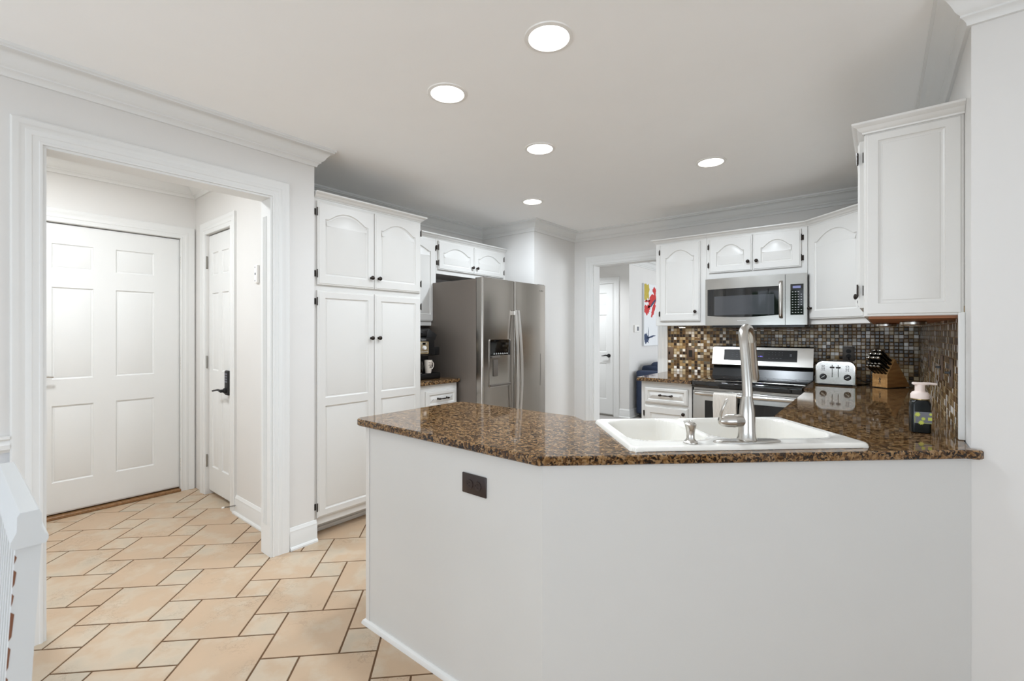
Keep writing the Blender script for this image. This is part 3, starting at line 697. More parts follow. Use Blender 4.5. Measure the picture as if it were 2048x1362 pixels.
for i, w in enumerate((.006, .006, .008, .005, .006, .006, .005)): g.box(.262+i*.0095, .262+i*.0095+w, yy(.3)-.0012, yy(.3)+.002, .036, .041)
g.build('logo', 'lightink', dm)
tag(M().box(-1.10, -.40, WY-.03, WY-.009, 1.322, 1.334, .002, 1).build('vent_rail', 'brownp'), 'thin brown metal rail on the tiles below the microwave', 'rail')

# ---------------------------------------------------------------- range
RX0, RX1, RY = -1.176, -.420, 3.77
rg = thing('range', 'stainless electric range with black glass cooktop', 'stove', (RX0, RY, 0))
rw = RX1-RX0
M().box(.003, rw-.003, .035, .66, .10, .86, .002, 1).build('body', 'steel', rg)
M().box(.02, rw-.02, .09, .62, 0, .10).build('base', 'blackm', rg)
M().box(-.004, rw+.004, -.005, .665, .862, .915, .010, 3).build('cooktop', 'glassk', rg)
for x, y, r in ((.2, .17, .10), (.56, .17, .085), (.2, .46, .075), (.56, .46, .10)):
    M().lathe([(r, .9152), (r+.002, .9154), (r+.004, .9152)], (x, y, 0), 40, cap=False).build('burner_ring', 'greyp', rg)
od = M().box(.006, rw-.006, -.002, .033, .225, .842, .006, 2).build('oven_door', 'steel', rg)
M().box(.10, rw-.10, -.004, 0, .36, .765, .003, 1).build('oven_window', 'glassk', od)
pts = [(.03, -.0, .822), (.034, -.035, .822)]+[(.045+(rw-.09)*i/16, -.052-.010*math.sin(PI*i/16), .822) for i in range(17)]+[(rw-.034, -.035, .822), (rw-.03, 0, .822)]
M().tube(pts, .0125, 12).build('handle', 'nickel', od)
M().box(.006, rw-.006, 0, .033, .11, .215, .006, 2).build('storage_drawer', 'steel', rg)
# back guard: black riser below, tilted stainless console above
bgx0, bgx1 = -.012, rw+.004
M().prism([(.655, .914), (.60, .914), (.645, 1.0), (.70, 1.0), (.70, .914)], bgx0+.004, bgx1-.002, (), lambda y, z, x: (x, y, z)).build('riser', 'black', rg)
con = M().prism([(.610, 1.008), (.604, 1.016), (.652, 1.170), (.664, 1.180), (.74, 1.180), (.74, 1.0), (.64, 1.0)], bgx0, bgx1, (), lambda y, z, x: (x, y, z)).build('console', 'steel', rg)
def onc(x, z, o=0):      # a point on the tilted console face
    t = (z-1.016)/.154; return (x, .604+.048*t-o, z+.0*o)
def cq(m, x0, x1, z0, z1, o):
    m.add([onc(x0, z0, o), onc(x1, z0, o), onc(x1, z1, o), onc(x0, z1, o), onc(x0, z0, -.002), onc(x1, z0, -.002), onc(x1, z1, -.002), onc(x0, z1, -.002)],
          [(0, 1, 2, 3), (0, 4, 5, 1), (1, 5, 6, 2), (2, 6, 7, 3), (3, 7, 4, 0)])
g = M(); cq(g, .085, .648, 1.055, 1.150, .0015); pg = g.build('control_panel', 'conglass', con)
g = M(); cq(g, .305, .405, 1.085, 1.132, .0022); g.build('display', 'mwscreen', con)
g = M(); cq(g, .375, .379, 1.090, 1.099, .003); cq(g, .383, .3865, 1.090, 1.099, .003); cq(g, .389, .394, 1.090, 1.092, .003); cq(g, .389, .394, 1.0965, 1.098, .003); cq(g, .360, .368, 1.094, 1.096, .003); g.build('clock_digits', 'screen', con)
g = M()
for i in range(5):
    for zz in (1.128, 1.108): cq(g, .440+i*.025, .4435+i*.025, zz, zz+.005, .0022)
for i in range(4): cq(g, .438+i*.028, .452+i*.028, 1.080, 1.083, .0022)
for zz in (1.118, 1.104, 1.088):
    for i in range(3): cq(g, .15+i*.035, .165+i*.035, zz, zz+.0025, .0022)
cq(g, .595, .610, 1.098, 1.120, .0022)
g.build('button_marks', 'grey', con)
# dish towel over the oven handle
def towel():
    m = M(); x0, x1 = RX0+.182, RX0+.345; K = 160; hy = RY-.060
    def zz(i): return x0+(x1-x0)*i/K
    sec = [(.018, -.24), (.0175, -.1), (.0165, 0), (.0155, .008), (.0, .0175), (-.0155, .008), (-.0175, 0), (-.019, -.08), (-.02, -.17), (-.020, -.272)]
    th = .0022
    vs = []; fs = []
    for i in range(K+1):
        w = .0016*math.sin(i*PI*2/8)+.002*math.sin(i*.06)
        for (dy, dz) in sec: vs.append((zz(i)+.0025*math.sin(dz*30), hy+dy+(w if dy < 0 else -w), .822+dz))
    k = len(sec)
    for i in range(K):
        for j in range(k-1): fs.append((i*k+j, (i+1)*k+j, (i+1)*k+j+1, i*k+j+1))
    m.add(vs, fs); o = m.build('dish_towel', 'towel', smooth=60)
    sm = o.modifiers.new('thickness', 'SOLIDIFY'); sm.thickness = .002
    return tag(o, 'white ribbed dish towel hanging on the oven handle', 'towel')
towel()

# ---------------------------------------------------------------- peninsula and main countertop
SD = math.atan2(.677, .736)
sd = Vector((math.cos(SD), math.sin(SD))); sn = Vector((-math.sin(SD), math.cos(SD)))
SO = Vector((-.628, 1.396))            # front left corner of the sink
SWD, SDP = .835, .50
PB = (-.830, 1.185)                    # the corner of the peninsula front
pn = thing('peninsula', 'white peninsula base under the granite counter, facing the room', 'peninsula')
zt = CT-CTH-.001
M().box(-1.786, PB[0], 1.185, 1.205, 0, zt).build('front_panel', 'penp', pn, smooth=0)
M().prism([PB, (.2395, 2.160), (.2395, 2.19), (.215, 2.19), (PB[0]-.004, 1.206)], 0, zt).build('angled_panel', 'penp', pn, smooth=0)
M().box(-1.786, -1.766, 1.205, 1.77, 0, zt).box(-1.766, -1.12, 1.75, 1.77, .1, zt).build('side_panel', 'penp', pn, smooth=0)
M().box(-1.790, -1.766, 1.181, 1.1855, 0, zt, .001, 1).build('corner_trim', 'cab', pn)
M().sweep([(-1.790, 1.77), (-1.790, 1.185), PB, (.2395, 2.160)], [(o, h) for o, h in ((0, 0), (.016, 0), (.016, .008), (.012, .017), (.004, .022), (0, .022))], Z(0)).build('shoe_moulding', 'trim', pn)
M().prism([(-1.12, 1.77), (-.99, 1.74), (-.40, 2.32), (-.375, 2.42), (-.395, 2.42), (-.42, 2.33), (-1.0, 1.765), (-1.12, 1.79)], .1, zt).build('cabinet_front', 'cab', pn, smooth=0)
rb = thing('base_cabinet', 'white base cabinet run along the right wall below the granite counter', 'cabinet', (-.36, 2.45, 0))
M().box(0, .59, 0, 2.09, .1, zt).build('body', 'cab', rb, smooth=0)
M().box(.07, .59, 0, 2.09, 0, .1).build('toe_kick', 'cab', rb, smooth=0)
def arcpts(c, r, a0, a1, k=6): return [(c[0]+r*math.cos(math.radians(a0+(a1-a0)*i/k)), c[1]+r*math.sin(math.radians(a0+(a1-a0)*i/k))) for i in range(k+1)]
def in_sink(s, t): p = SO+sd*s+sn*t; return (p.x, p.y)
bkL = SO+sn*(SDP+.035)-sd*.03; bkR = SO+sn*(SDP+.035)+sd*(SWD*.985)
outer = arcpts((-1.815, 1.195), .035, 180, 270, 5)+[(-.830, 1.160)]+[(.225, 2.118), (.258, 2.128)]+arcpts((.255, 2.140), .012, 0, 80, 3)+[(.2385, 2.163), (.2385, WY-.0085), (-.412, WY-.0085), (-.412, 3.765), (-.385, 3.765)]
tR = (-.385-bkL.x)/sd.x; cy = bkL.y+sd.y*tR
outer += [(-.385, cy+.02), (-.40, cy-.012)]+[(bkL.x, bkL.y)]+[(-1.10, 1.832), (-1.72, 1.832)]+arcpts((-1.79, 1.775), .05, 75, 180, 5)
hole = [in_sink(s, t) for s, t in ((.02, .02), (SWD-.02, .02), (SWD-.02, SDP-.02), (.02, SDP-.02))]
m = M(); m.prism(outer, CT-CTH+.004, CT-.004, [hole])
# eased edges
for (z0, z1, i0, i1) in ((CT-.004, CT, 0, .004), (CT-CTH+.004, CT-CTH, 0, .004)):
    a = outer; b = inset(outer, i1); n = len(a)
    m.add([(x, y, z0) for x, y in a]+[(x, y, z1) for x, y in b], [(i, (i+1) % n, n+(i+1) % n, n+i) for i in range(n)])
b = inset(outer, .004); T = tessellate_polygon([[Vector((p[0], p[1], 0)) for p in b], [Vector((p[0], p[1], 0)) for p in hole]]); fl = b+hole
# the polished top and the underside
m.add([(x, y, CT) for x, y in fl], [tuple(t) for t in T]); m.add([(x, y, CT-CTH) for x, y in fl], [tuple(t) for t in T])
n = len(hole); m.add([(x, y, CT) for x, y in hole]+[(x, y, CT-CTH) for x, y in hole], [(i, (i+1) % n, n+(i+1) % n, n+i) for i in range(n)])
# drop the inner caps of the core prism, keeping its rim
core_n = len(outer)+len(hole)
keep = [(f, k) for f, k in zip(m.f, m.mi) if not (len(f) == 3 and max(f) < 2*core_n)]
m.f = [k[0] for k in keep]; m.mi = [k[1] for k in keep]
ct = tag(m.build('countertop', 'granite', smooth=25), 'large brown granite countertop wrapping the peninsula and the right wall', 'countertop')

# ---------------------------------------------------------------- sink (height field in its own frame)
def rbox(x, y, x0, x1, y0, y1, r):
    cx, cy, hx, hy = (x0+x1)/2, (y0+y1)/2, (x1-x0)/2-r, (y1-y0)/2-r
    qx, qy = abs(x-cx)-hx, abs(y-cy)-hy
    return math.hypot(max(qx, 0), max(qy, 0))+min(max(qx, qy), 0)-r
sk = thing('sink', 'white enamel double bowl drop-in sink set diagonally in the granite counter', 'sink', (SO.x, SO.y, CT), SD)
def sstep(t): t = max(0, min(1, t)); return t*t*(3-2*t)
def sinkz(x, y):
    d = rbox(x, y, 0, SWD, 0, SDP, .035)
    if d > 0: return -.004
    e = min(1, -d/.014); z = .001+.014*math.sqrt(max(0, 1-(1-e)**2))
    for (a0, a1, b0, b1, r, dep) in ((.045, .325, .105, SDP-.04, .07, .17), (.365, SWD-.045, .105, SDP-.04, .08, .19)):
        q = rbox(x, y, a0, a1, b0, b1, r)
        if q < .012:
            t = sstep((.012-q)/.055); z = z-(dep)*t-.004*sstep(-q/.1)
        elif q < .03: z -= .002*(1-(q-.012)/.018)
    return z
NX, NY = 168, 104; m = M(); vs = []; idx = {}
for j in range(NY+1):
    for i in range(NX+1):
        x, y = SWD*i/NX, SDP*j/NY
        # pull border rows onto the rounded rim
        vs.append((x, y, sinkz(x, y)))
fs = []
for j in range(NY):
    for i in range(NX):
        q = (j*(NX+1)+i, j*(NX+1)+i+1, (j+1)*(NX+1)+i+1, (j+1)*(NX+1)+i)
        if all(rbox(vs[k][0], vs[k][1], 0, SWD, 0, SDP, .035) > .002 for k in q): continue
        fs.append(q)
m.add(vs, fs); basin = m.build('bowl', 'sink', sk, smooth=60)
for (x, y) in ((.185, .28), (.58, .28)):
    zb = sinkz(x, y); M().lathe([(.0, zb+.003), (.025, zb+.002), (.032, zb+.004), (.042, zb+.004), (.043, zb)], (x, y, 0), 24, cap=False).build('drain', 'chrome', sk)
# faucet on the near deck of the sink
fs_, ft_ = .395, .050
fa = thing('faucet', 'tall brushed nickel pull-down faucet with side lever on the sink', 'faucet', (*in_sink(.421, .052), CT+.0155), SD)
pl = []
for i in range(48):
    a = 2*PI*i/48; c, s = math.cos(a), math.sin(a); pl.append((math.copysign(abs(c)**.8, c)*.118, math.copysign(abs(s)**.9, s)*.028))
m = M(); k = 48; m.add([(x, y, 0) for x, y in pl]+[(x, y, .003) for x, y in pl]+[(x*.93, y*.8, .0065) for x, y in pl], [(i, (i+1) % k, k+(i+1) % k, k+i) for i in range(k)]+[(k+i, k+(i+1) % k, 2*k+(i+1) % k, 2*k+i) for i in range(k)]+[tuple(range(2*k, 3*k))])
m.build('deck_plate', 'nickel', fa)
M().lathe([(.031, .005), (.032, .010), (.0285, .018), (.027, .04), (.026, .075), (.0245, .105), (.021, .13), (.018, .148), (.0165, .156)], (0, 0, 0), 28).build('body', 'nickel', fa)
pts = [(.003, 0, .14), (.003, .004, .20), (.003, .013, .27), (.003, .022, .33), (.005, .031, .362), (.015, .045, .380), (.035, .066, .390), (.062, .092, .386), (.084, .116, .366), (.098, .134, .335)]
M().tube(pts, [.0165, .016, .0155, .0152, .015, .0148, .0148, .0148, .015, .015], 18).build('spout', 'nickel', fa)
M().tube([(.096, .131, .340), (.106, .146, .300), (.117, .160, .25), (.126, .170, .20), (.128, .172, .19)], [.0155, .0175, .0195, .0215, .019], 18).build('spray_head', 'nickel', fa)
m = M(); m.lathe([(.0, -.100), (.012, -.097), (.019, -.086), (.0225, -.07), (.0225, -.052), (.0235, -.050), (.0235, -.047), (.0225, -.045), (.0215, -.02), (.018, .0)], (0, 0, .072), 22, 'x', cap=False); hb = m.build('handle_hub', 'nickel', fa)
M().tube([(-.062, .012, .050), (-.078, .006, .054), (-.092, -.002, .070), (-.098, -.010, .095), (-.094, -.018, .122), (-.086, -.022, .142), (-.080, -.022, .148)], [.004, .0055, .006, .0055, .005, .005, .0055], 10, .55).build('lever', 'nickel', hb)
# soap dispenser on the sink
sp = thing('soap_dispenser', 'small brushed nickel soap pump on the sink, left of the faucet', 'soap dispenser', (*in_sink(.222, .050), CT+.0155), SD)
M().lathe([(.0235, 0), (.0235, .004), (.0165, .009), (.0135, .015), (.013, .03), (.0145, .042)], (0, 0, 0), 22).build('base', 'nickel', sp)
m = M(); m.lathe([(.0145, .042), (.0165, .050), (.0185, .059), (.0188, .063), (.013, .068), (.005, .070), (.004, .075), (0, .076)], (0, 0, 0), 24, cap=False); m.tube([(0, .010, .056), (.006, .030, .055), (.010, .042, .050)], [.007, .0055, .005], 10); m.build('pump_head', 'nickel', sp)

# ---------------------------------------------------------------- small things on the counters
# foaming hand soap bottle
bt = thing('soap_bottle', 'dark green foaming hand soap bottle with pale pump near the right wall', 'soap bottle', (.122, 2.378, CT+.0005), -math.radians(44)+PI/2*0)
BR = thing  # (kept short)
bt.rotation_euler = (0, 0, math.radians(12))
def rrp(hx, hy, r, k=4): return [(x, y) for x, y in rrect(-hx, hx, -hy, hy, r, k)]
def loft(m, secs):
    n = len(secs[0][0]); vs = [(x, y, z) for pts, z in secs for x, y in pts]
    fs = [(i*n+j, i*n+(j+1) % n, (i+1)*n+(j+1) % n, (i+1)*n+j) for i in range(len(secs)-1) for j in range(n)]
    fs += [tuple(range(n))[::-1], tuple((len(secs)-1)*n+j for j in range(n))]; return m.add(vs, fs)
loft(M(), [(rrp(.027, .02, .008), 0), (rrp(.030, .022, .009), .003), (rrp(.030, .022, .009), .108), (rrp(.028, .021, .012), .120), (rrp(.023, .020, .018), .128)]).build('bottle', 'soap', bt)
M().box(-.022, .0295, -.0226, -.0215, .038, .082).build('label', 'label', bt)
g = M()
for (x, z, r) in ((-.013, .072, .010), (.004, .056, .0075), (-.002, .041, .010), (.026, .074, .006)):
    pts = []
    for i in range(20): rr = r*(1 if i % 2 == 0 else .55); a = 2*PI*i/20; pts.append((x+rr*math.cos(a), z+rr*math.sin(a)))
    g.prism([(min(p[0], .0295), p[1]) for p in pts], -.0234, -.0226, (), lambda a, b, c: (a, c, b))
g.box(-.0215, -.0205, -.0232, -.0226, .040, .070); g.box(-.012, .0295, -.0232, -.0226, .0385, .0395); g.box(.018, .0295, -.0232, -.0226, .05, .062)
g.build('label_flowers', 'lime', bt)
M().lathe([(.0285, .128), (.0285, .132)], (0, 0, 0), 28).build('gold_band', 'brass', bt)
m = M(); m.lathe([(.0285, .132), (.0285, .148), (.024, .156), (.0155, .160), (.0155, .186), (.0, .188)], (0, 0, 0), 28, cap=False); m.box(-.023, .020, -.012, .012, .184, .194, .004, 2); m.tube([(.01, 0, .189), (.03, 0, .190), (.050, 0, .188)], [.0065, .005, .0042], 10); m.build('pump', 'pinkw', bt)
# toaster
TW, TD, THH = .246, .20, .180
to = thing('toaster', 'brushed steel four-slice toaster with two black dials', 'toaster', (-.252, 4.06, CT+.0005), math.radians(3))
m = M()
def tsec(w, h, r): return [(-w/2, .012), (w/2, .012)]+[(w/2-r+r*math.cos(a), h-r+r*math.sin(a)) for a in [PI/2*i/8 for i in range(9)]]+[(-w/2+r+r*math.cos(a), h-r+r*math.sin(a)) for a in [PI/2+PI/2*i/8 for i in range(9)]]
n = 20; secs = [(tsec(TW-.012, THH-.006, .045), 0), (tsec(TW, THH, .05), .01), (tsec(TW, THH, .05), TD-.01), (tsec(TW-.012, THH-.006, .045), TD)]
k = len(secs[0][0]); vs = [(x, y, z) for pts, y in secs for x, z in pts]
m.add(vs, [(i*k+j, i*k+(j+1) % k, (i+1)*k+(j+1) % k, (i+1)*k+j) for i in range(3) for j in range(k)]+[tuple(range(k))[::-1], tuple(3*k+j for j in range(k))])
m.build('housing', 'chrome', to)
M().prism(tsec(TW-.028, THH-.015, .036), -.004, .002, (), XZ).build('front_plate', 'steel', to)
M().box(-TW/2+.022, TW/2-.022, .0, TD-.005, 0, .014, .002, 1).build('base', 'blackm', to)
g = M()
for x in (-.018, .018): g.box(x-.002, x+.002, -.006, -.003, .062, .150)
g.build('lever_slot', 'black', to)
for x in (-.018, .018):
    M().box(x-.0145, x+.0145, -.024, -.006, .126, .137, .004, 2).build('lever', 'black', to)
for x in (-.072, .072):
    o = M().lathe([(0, -.020), (.016, -.020), (.0205, -.016), (.0225, -.004)], (x, 0, .062), 24, 'y', cap=False).build('dial', 'black', to)
    g = M(); g.T = Matrix.Translation((x, 0, .062)) @ Matrix.Rotation(-math.radians(35), 4, 'Y'); g.box(-.015, .015, -.0235, -.0195, -.003, .003, .001, 1); g.build('dial_pointer', 'chrome', o)
for sx in (-1, 1):
    g = M()
    for r in range(4):
        for c in range(2):
            x = sx*.072-.006+c*.012; g.T = Matrix.Translation((x, -.0045, .110+r*.011)) @ Matrix.Rotation((c-.5)*1.2, 4, 'Y'); g.box(-.005, .005, -.001, .001, -.002, .002, .0008, 1)
    g.T = None; g.build('browning_marks', 'black', to)

g = M()
for i in range(4): g.box(-.09+i*.05, -.062+i*.05, .025, .175, THH-.0006, THH+.0012)
g.build('bread_slot', 'black', to)
# toaster cord behind
tag(M().tube([(-.125, 4.22, .918), (-.09, 4.25, .918), (-.06, 4.33, .919), (-.10, 4.42, .925), (-.17, 4.50, .96), (-.19, 4.535, 1.06), (-.194, 4.546, 1.10)], .0032, 8).build('power_cord', 'black'), 'black toaster power cord running up to the outlet', 'cord')
# knife block
KA = math.radians(-16)
KB = Vector((-.042, 4.125)); kside = math.radians(38)
kb = thing('knife_block', 'slanted pale wooden knife block with a small emblem on its front', 'knife block', (-.040, 4.12, CT+.006), math.radians(-34))
KWd, KD = .098, .225
# local: x across the front, y back, z up
prof = [(0, 0), (KD, 0), (.078, .195), (0, .088)]
M().prism(prof, 0, KWd, (), lambda y, z, x: (x, y, z)).build('block', 'block', kb)
M().box(.008, KWd-.008, .008, KD-.03, -.0055, 0).build('feet', 'blackm', kb)
g = M(); Y_ = -.0012
for x, z, w, h, r in ((.049, .062, .007, .007, 0), (.050, .048, .006, .018, .2), (.044, .052, .012, .0028, -.5), (.054, .056, .010, .0026, .6), (.046, .034, .003, .015, .25), (.054, .034, .003, .015, -.3)):
    g.T = Matrix.Translation((x, Y_, z)) @ Matrix.Rotation(r, 4, 'Y'); g.box(-w/2, w/2, 0, .0015, -h/2, h/2, .0006, 1)
g.T = None; g.box(.038, .061, Y_, 0, .0215, .0228); g.build('emblem', 'ink', kb)
def make_knife(name, Lh, r, label, cat, group):
    k = thing(name, label, cat, group=group)
    m = M(); n = 9
    m.tube([(0, 0, Lh*i/(n-1)) for i in range(n)], [r*.9, r*.95, r*.85, r*.95, r*1.05, r*1.1, r*1.0, r*1.05, r*1.1], 10, .62); m.build('handle', 'black', k)
    M().tube([(0, 0, Lh), (0, 0, Lh+.006), (0, 0, Lh+.010), (0, 0, Lh+.012)], [r*1.14, r*1.14, r*1.0, r*.7], 10, .7).build('end_cap', 'chrome', k)
    M().box(-.009, .009, -.0008, .0008, -.05, 0).build('blade', 'steel', k)
    return k
Lv = Vector((.078, .107)).normalized(); Nv = Vector((-Lv.y, Lv.x))   # (y,z) along the slant and outwards
def place_knife(proto, x, t, first, label):
    base = Vector((x, .078*t, .088+.107*t)); ax = Vector((0, -.81, .585)).normalized()
    rot = ax.to_track_quat('Z', 'Y').to_matrix().to_4x4()
    Mx = kb_m @ Matrix.Translation(base+ax*.001) @ rot
    o = proto if first else dup(proto)
    o.matrix_world = Mx; o.location = Mx.to_translation(); o.rotation_euler = Mx.to_euler(); o['label'] = label
kb_m = Matrix.Translation((-.040, 4.12, CT+.006)) @ Matrix.Rotation(math.radians(-34), 4, 'Z')
steak = make_knife('steak_knife', .085, .0090, '', 'knife', 'small steak knives in the knife block')
big = make_knife('kitchen_knife', .122, .0138, '', 'knife', 'large kitchen knives in the knife block')
first = True
for t in (.06, .22):
    for i in range(4):
        place_knife(steak, .014+.0235*i, t, first, 'black-handled steak knife with steel end cap in the lower rows of the knife block'); first = False
first = True
bl = {(.42, .02): 'black-handled knife at the left of the middle row of the knife block', (.42, .052): 'black-handled knife at the centre of the middle row of the knife block', (.42, .082): 'black-handled knife at the right of the middle row of the knife block',
      (.66, .02): 'black-handled knife at the left of the second row from the top of the knife block', (.66, .052): 'black-handled knife at the centre of the second row from the top of the knife block', (.66, .082): 'black-handled knife at the right of the second row from the top of the knife block',
      (.88, .034): 'black-handled knife at the left of the topmost row of the knife block', (.88, .072): 'black-handled knife at the right of the topmost row of the knife block'}
for (t, x), lb in bl.items(): place_knife(big, x, t, first, lb); first = False
# coffee maker (local x = +Y, front faces +X) and mug
cm = thing('coffee_maker', 'black coffee maker with champagne control panel beside the fridge', 'coffee maker', (-2.86, 2.335, CT+.0005), R90)
M().box(0, .285, .02, .30, 0, .05, .008, 2).build('base', 'black', cm)
M().box(.0, .205, .12, .32, .05, .40, .012, 2).build('body', 'black', cm)
M().box(.0, .205, .0, .16, .195, .345, .014, 3).build('brew_head', 'black', cm)
M().box(.205, .275, .16, .31, .05, .26, .01, 2).box(.21, .285, .03, .16, .195, .265, .008, 2).build('water_tank', 'black', cm)
m = M(); m.T = Matrix.Translation((.20, .11, .355)) @ Matrix.Rotation(math.radians(30), 4, 'Y'); m.box(-.055, .055, -.07, .08, -.045, .045, .012, 2); m.build('lid', 'blackm', cm)
M().box(.0, .15, .02, .22, .345, .40, .02, 3).build('hopper', 'black', cm)
cpn = M().box(.035, .13, -.006, .002, .213, .315, .010, 3).build('control_panel', 'panel', cm, label='champagne control panel')
M().box(.067, .098, -.0075, -.005, .287, .304).build('display', 'glassk', cpn)
M().lathe([(0, -.022), (.014, -.022), (.016, -.018), (.017, -.006)], (.083, 0, .262), 20, 'y', cap=False).build('dial', 'whitep', cpn)
g = M()
for i in range(5): g.box(.045+i*.0165, .055+i*.0165, -.0075, -.0055, .228, .232)
g.box(.058, .063, -.0075, -.0055, .29, .302); g.box(.102, .107, -.0075, -.0055, .29, .302); g.build('buttons', 'lightink', cpn)
tx = bpy.data.curves.new('lettering', 'FONT'); tx.body = 'Cuisinart'; tx.size = .014; tx.extrude = .0004; tx.align_x = 'CENTER'
to_ = bpy.data.objects.new('lettering', tx); COL.objects.link(to_)
dg = bpy.context.evaluated_depsgraph_get(); me = bpy.data.meshes.new_from_object(to_.evaluated_get(dg)); bpy.data.objects.remove(to_)
me.materials.clear(); me.materials.append(MT['lightink']); lo = bpy.data.objects.new('lettering', me); COL.objects.link(lo); lo.parent = cm; lo.location = (.083, -.001, .322); lo.rotation_euler = (PI/2, 0, 0)
cf = M().lathe([(.0, .055), (.055, .055), (.066, .075), (.070, .11), (.062, .15), (.045, .175), (.044, .185)], (.055, .075, 0), 28, cap=False).build('carafe', 'carafe', cm, label='clear glass carafe')
M().lathe([(.046, .172), (.048, .176), (.048, .190), (0, .192)], (.055, .075, 0), 28, cap=False).build('carafe_lid', 'black', cf)
M().lathe([(.058, .051), (.062, .056), (.058, .060)], (.055, .075, 0), 28, cap=False).build('warming_ring', 'chrome', cf)
mg = thing('mug', 'white mug with dark lettering on the coffee maker base', 'mug', (-2.905, 2.505, CT+.0515), R90)
M().lathe([(0, .003), (.024, .0), (.026, .006), (.0335, .07), (.034, .108), (.031, .108), (.030, .07), (.023, .012), (0, .010)], (0, 0, 0), 28, cap=False).build('cup', 'mug', mg)
M().tube([(.031, 0, .088), (.047, 0, .09), (.057, 0, .074), (.055, 0, .05), (.044, 0, .034), (.029, 0, .03)], .0042, 10).build('handle', 'mug', mg)
g = M()
for r, w in ((.088, 1.0), (.076, .8), (.066, 1.0), (.056, .5), (.047, .5)):
    for i in range(5):
        a = -PI/2+(-.5+i/4)*w; R_ = .0344; g.T = Matrix.Translation((R_*math.cos(a)*.985, R_*math.sin(a)*.985, r)) @ Matrix.Rotation(a+PI/2, 4, 'Z'); g.box(-.0026, .0026, -.0008, .001, -.002, .002)
g.build('lettering', 'ink', mg)

# ---------------------------------------------------------------- plates, outlets and other wall devices
def plate(name, label, cat, loc, rz, w, h, kind, mt='brownp', inner='greyp', group=None):
    p = thing(name, label, cat, loc, rz, group)
    M().box(-w/2, w/2, -.006, 0, -h/2, h/2, .0025, 2).build('cover_plate', mt, p)
    if kind == 'outlet' or kind == 'outlet_h':
        for s in (-1, 1):
            cx, cz = (0, s*.0195) if kind == 'outlet' else (s*.0195, 0)
            m = M(); m.lathe([(0, -.0085), (.0165, -.0085), (.0172, -.006)], (cx, 0, cz), 20, 'y', cap=False); o = m.build('receptacle', inner, p)
            q = M(); vert = kind == 'outlet'
            for k in (-1, 1):
                if vert: q.box(cx+k*.006-.001, cx+k*.006+.001, -.0092, -.008, cz-.003, cz+.005)
                else: q.box(cx-.003, cx+.005, -.0092, -.008, cz+k*.006-.001, cz+k*.006+.001)
            q.lathe([(0, -.0092), (.0024, -.0092), (.0024, -.008)], (cx if vert else cx-.009, 0, cz-.009 if vert else cz), 8, 'y', cap=False); q.build('slots', 'scuff', o)
        M().lathe([(0, -.0072), (.003, -.0072), (.003, -.0055)], (0, 0, 0), 10, 'y', cap=False).build('screw', mt, p)
    elif kind == 'toggle':
        M().box(-.006, .006, -.0075, -.005, -.013, .013).build('toggle_slot', 'scuff', p)
        M().box(-.004, .004, -.024, -.006, -.003, .007, .001, 1).build('toggle', 'black', p)
    elif kind == 'rocker':
        M().box(-.0165, .0165, -.009, -.005, -.033, .033, .001, 1).build('rocker', 'blackm', p)
    return p
plate('light_switch', 'brown toggle switch plate on the mosaic, nearer the doorway', 'switch', (-1.638, WY-.008, 1.095), 0, .078, .118, 'toggle')
plate('light_switch', 'brown rocker switch plate on the mosaic, nearer the range', 'switch', (-1.432, WY-.008, 1.095), 0, .078, .118, 'rocker')
plate('wall_outlet', 'grey outlet on the mosaic behind the toaster', 'outlet', (-.194, WY-.008, 1.130), 0, .078, .118, 'outlet', 'greyp', 'blackm')
plate('wall_outlet', 'dark brown outlet set sideways in the peninsula front', 'outlet', (-1.124, 1.185, .760), 0, .116, .072, 'outlet_h', 'darkp', 'darkp')
plate('light_switch', 'brown switch plate on the right tiled wall, nearest the room', 'switch', (.232, 2.585, 1.135), -PI/2, .078, .118, 'toggle')
plate('light_switch', 'brown switch plate on the right tiled wall, second from the room', 'switch', (.232, 2.96, 1.135), -PI/2, .078, .118, 'toggle')
plate('wall_outlet', 'brown cover plate on the right tiled wall, nearest the corner', 'outlet', (.232, 3.62, 1.135), -PI/2, .078, .118, 'outlet')
sg = thing('alarm_contact', 'small white alarm panic button box on the hall wall beside the closet door', 'alarm', (-3.251, 1.32, 1.692))
M().box(-.024, .024, -.018, 0, -.06, .06, .004, 2).build('housing', 'whitep', sg)
q = M()
for z in (-.045, .045): q.lathe([(0, -.0195), (.004, -.0195), (.004, -.017)], (-.004, 0, z), 10, 'y', cap=False)
q.box(-.007, .007, -.0195, -.017, -.006, .008); q.build('button', 'grey', sg)
th_ = thing('thermostat', 'white thermostat with grey screen beside the painting', 'thermostat', (-2.95, 6.735, 1.355), R90)
M().box(-.085, .085, -.022, 0, -.055, .055, .004, 2).build('housing', 'whitep', th_)
M().box(-.01, .06, -.0235, -.02, -.032, .032).build('screen', 'grey', th_)
dstop = thing('door_stop', 'spring door stop on the hall baseboard beside the closet door', 'door stop', (-3.585, 1.303, .062), 0)
m = M(); pts = []
for i in range(90): a = i*2*PI/8; pts.append((.0045*math.cos(a)-.0003*i, -.0007*i, .0045*math.sin(a)))
m.tube(pts, .0012, 6); m.build('spring', 'bronze', dstop); M().lathe([(0, -.078), (.006, -.078), (.0065, -.062)], (-.028, 0, 0), 12, 'y', cap=False).build('rubber_tip', 'whitep', dstop)

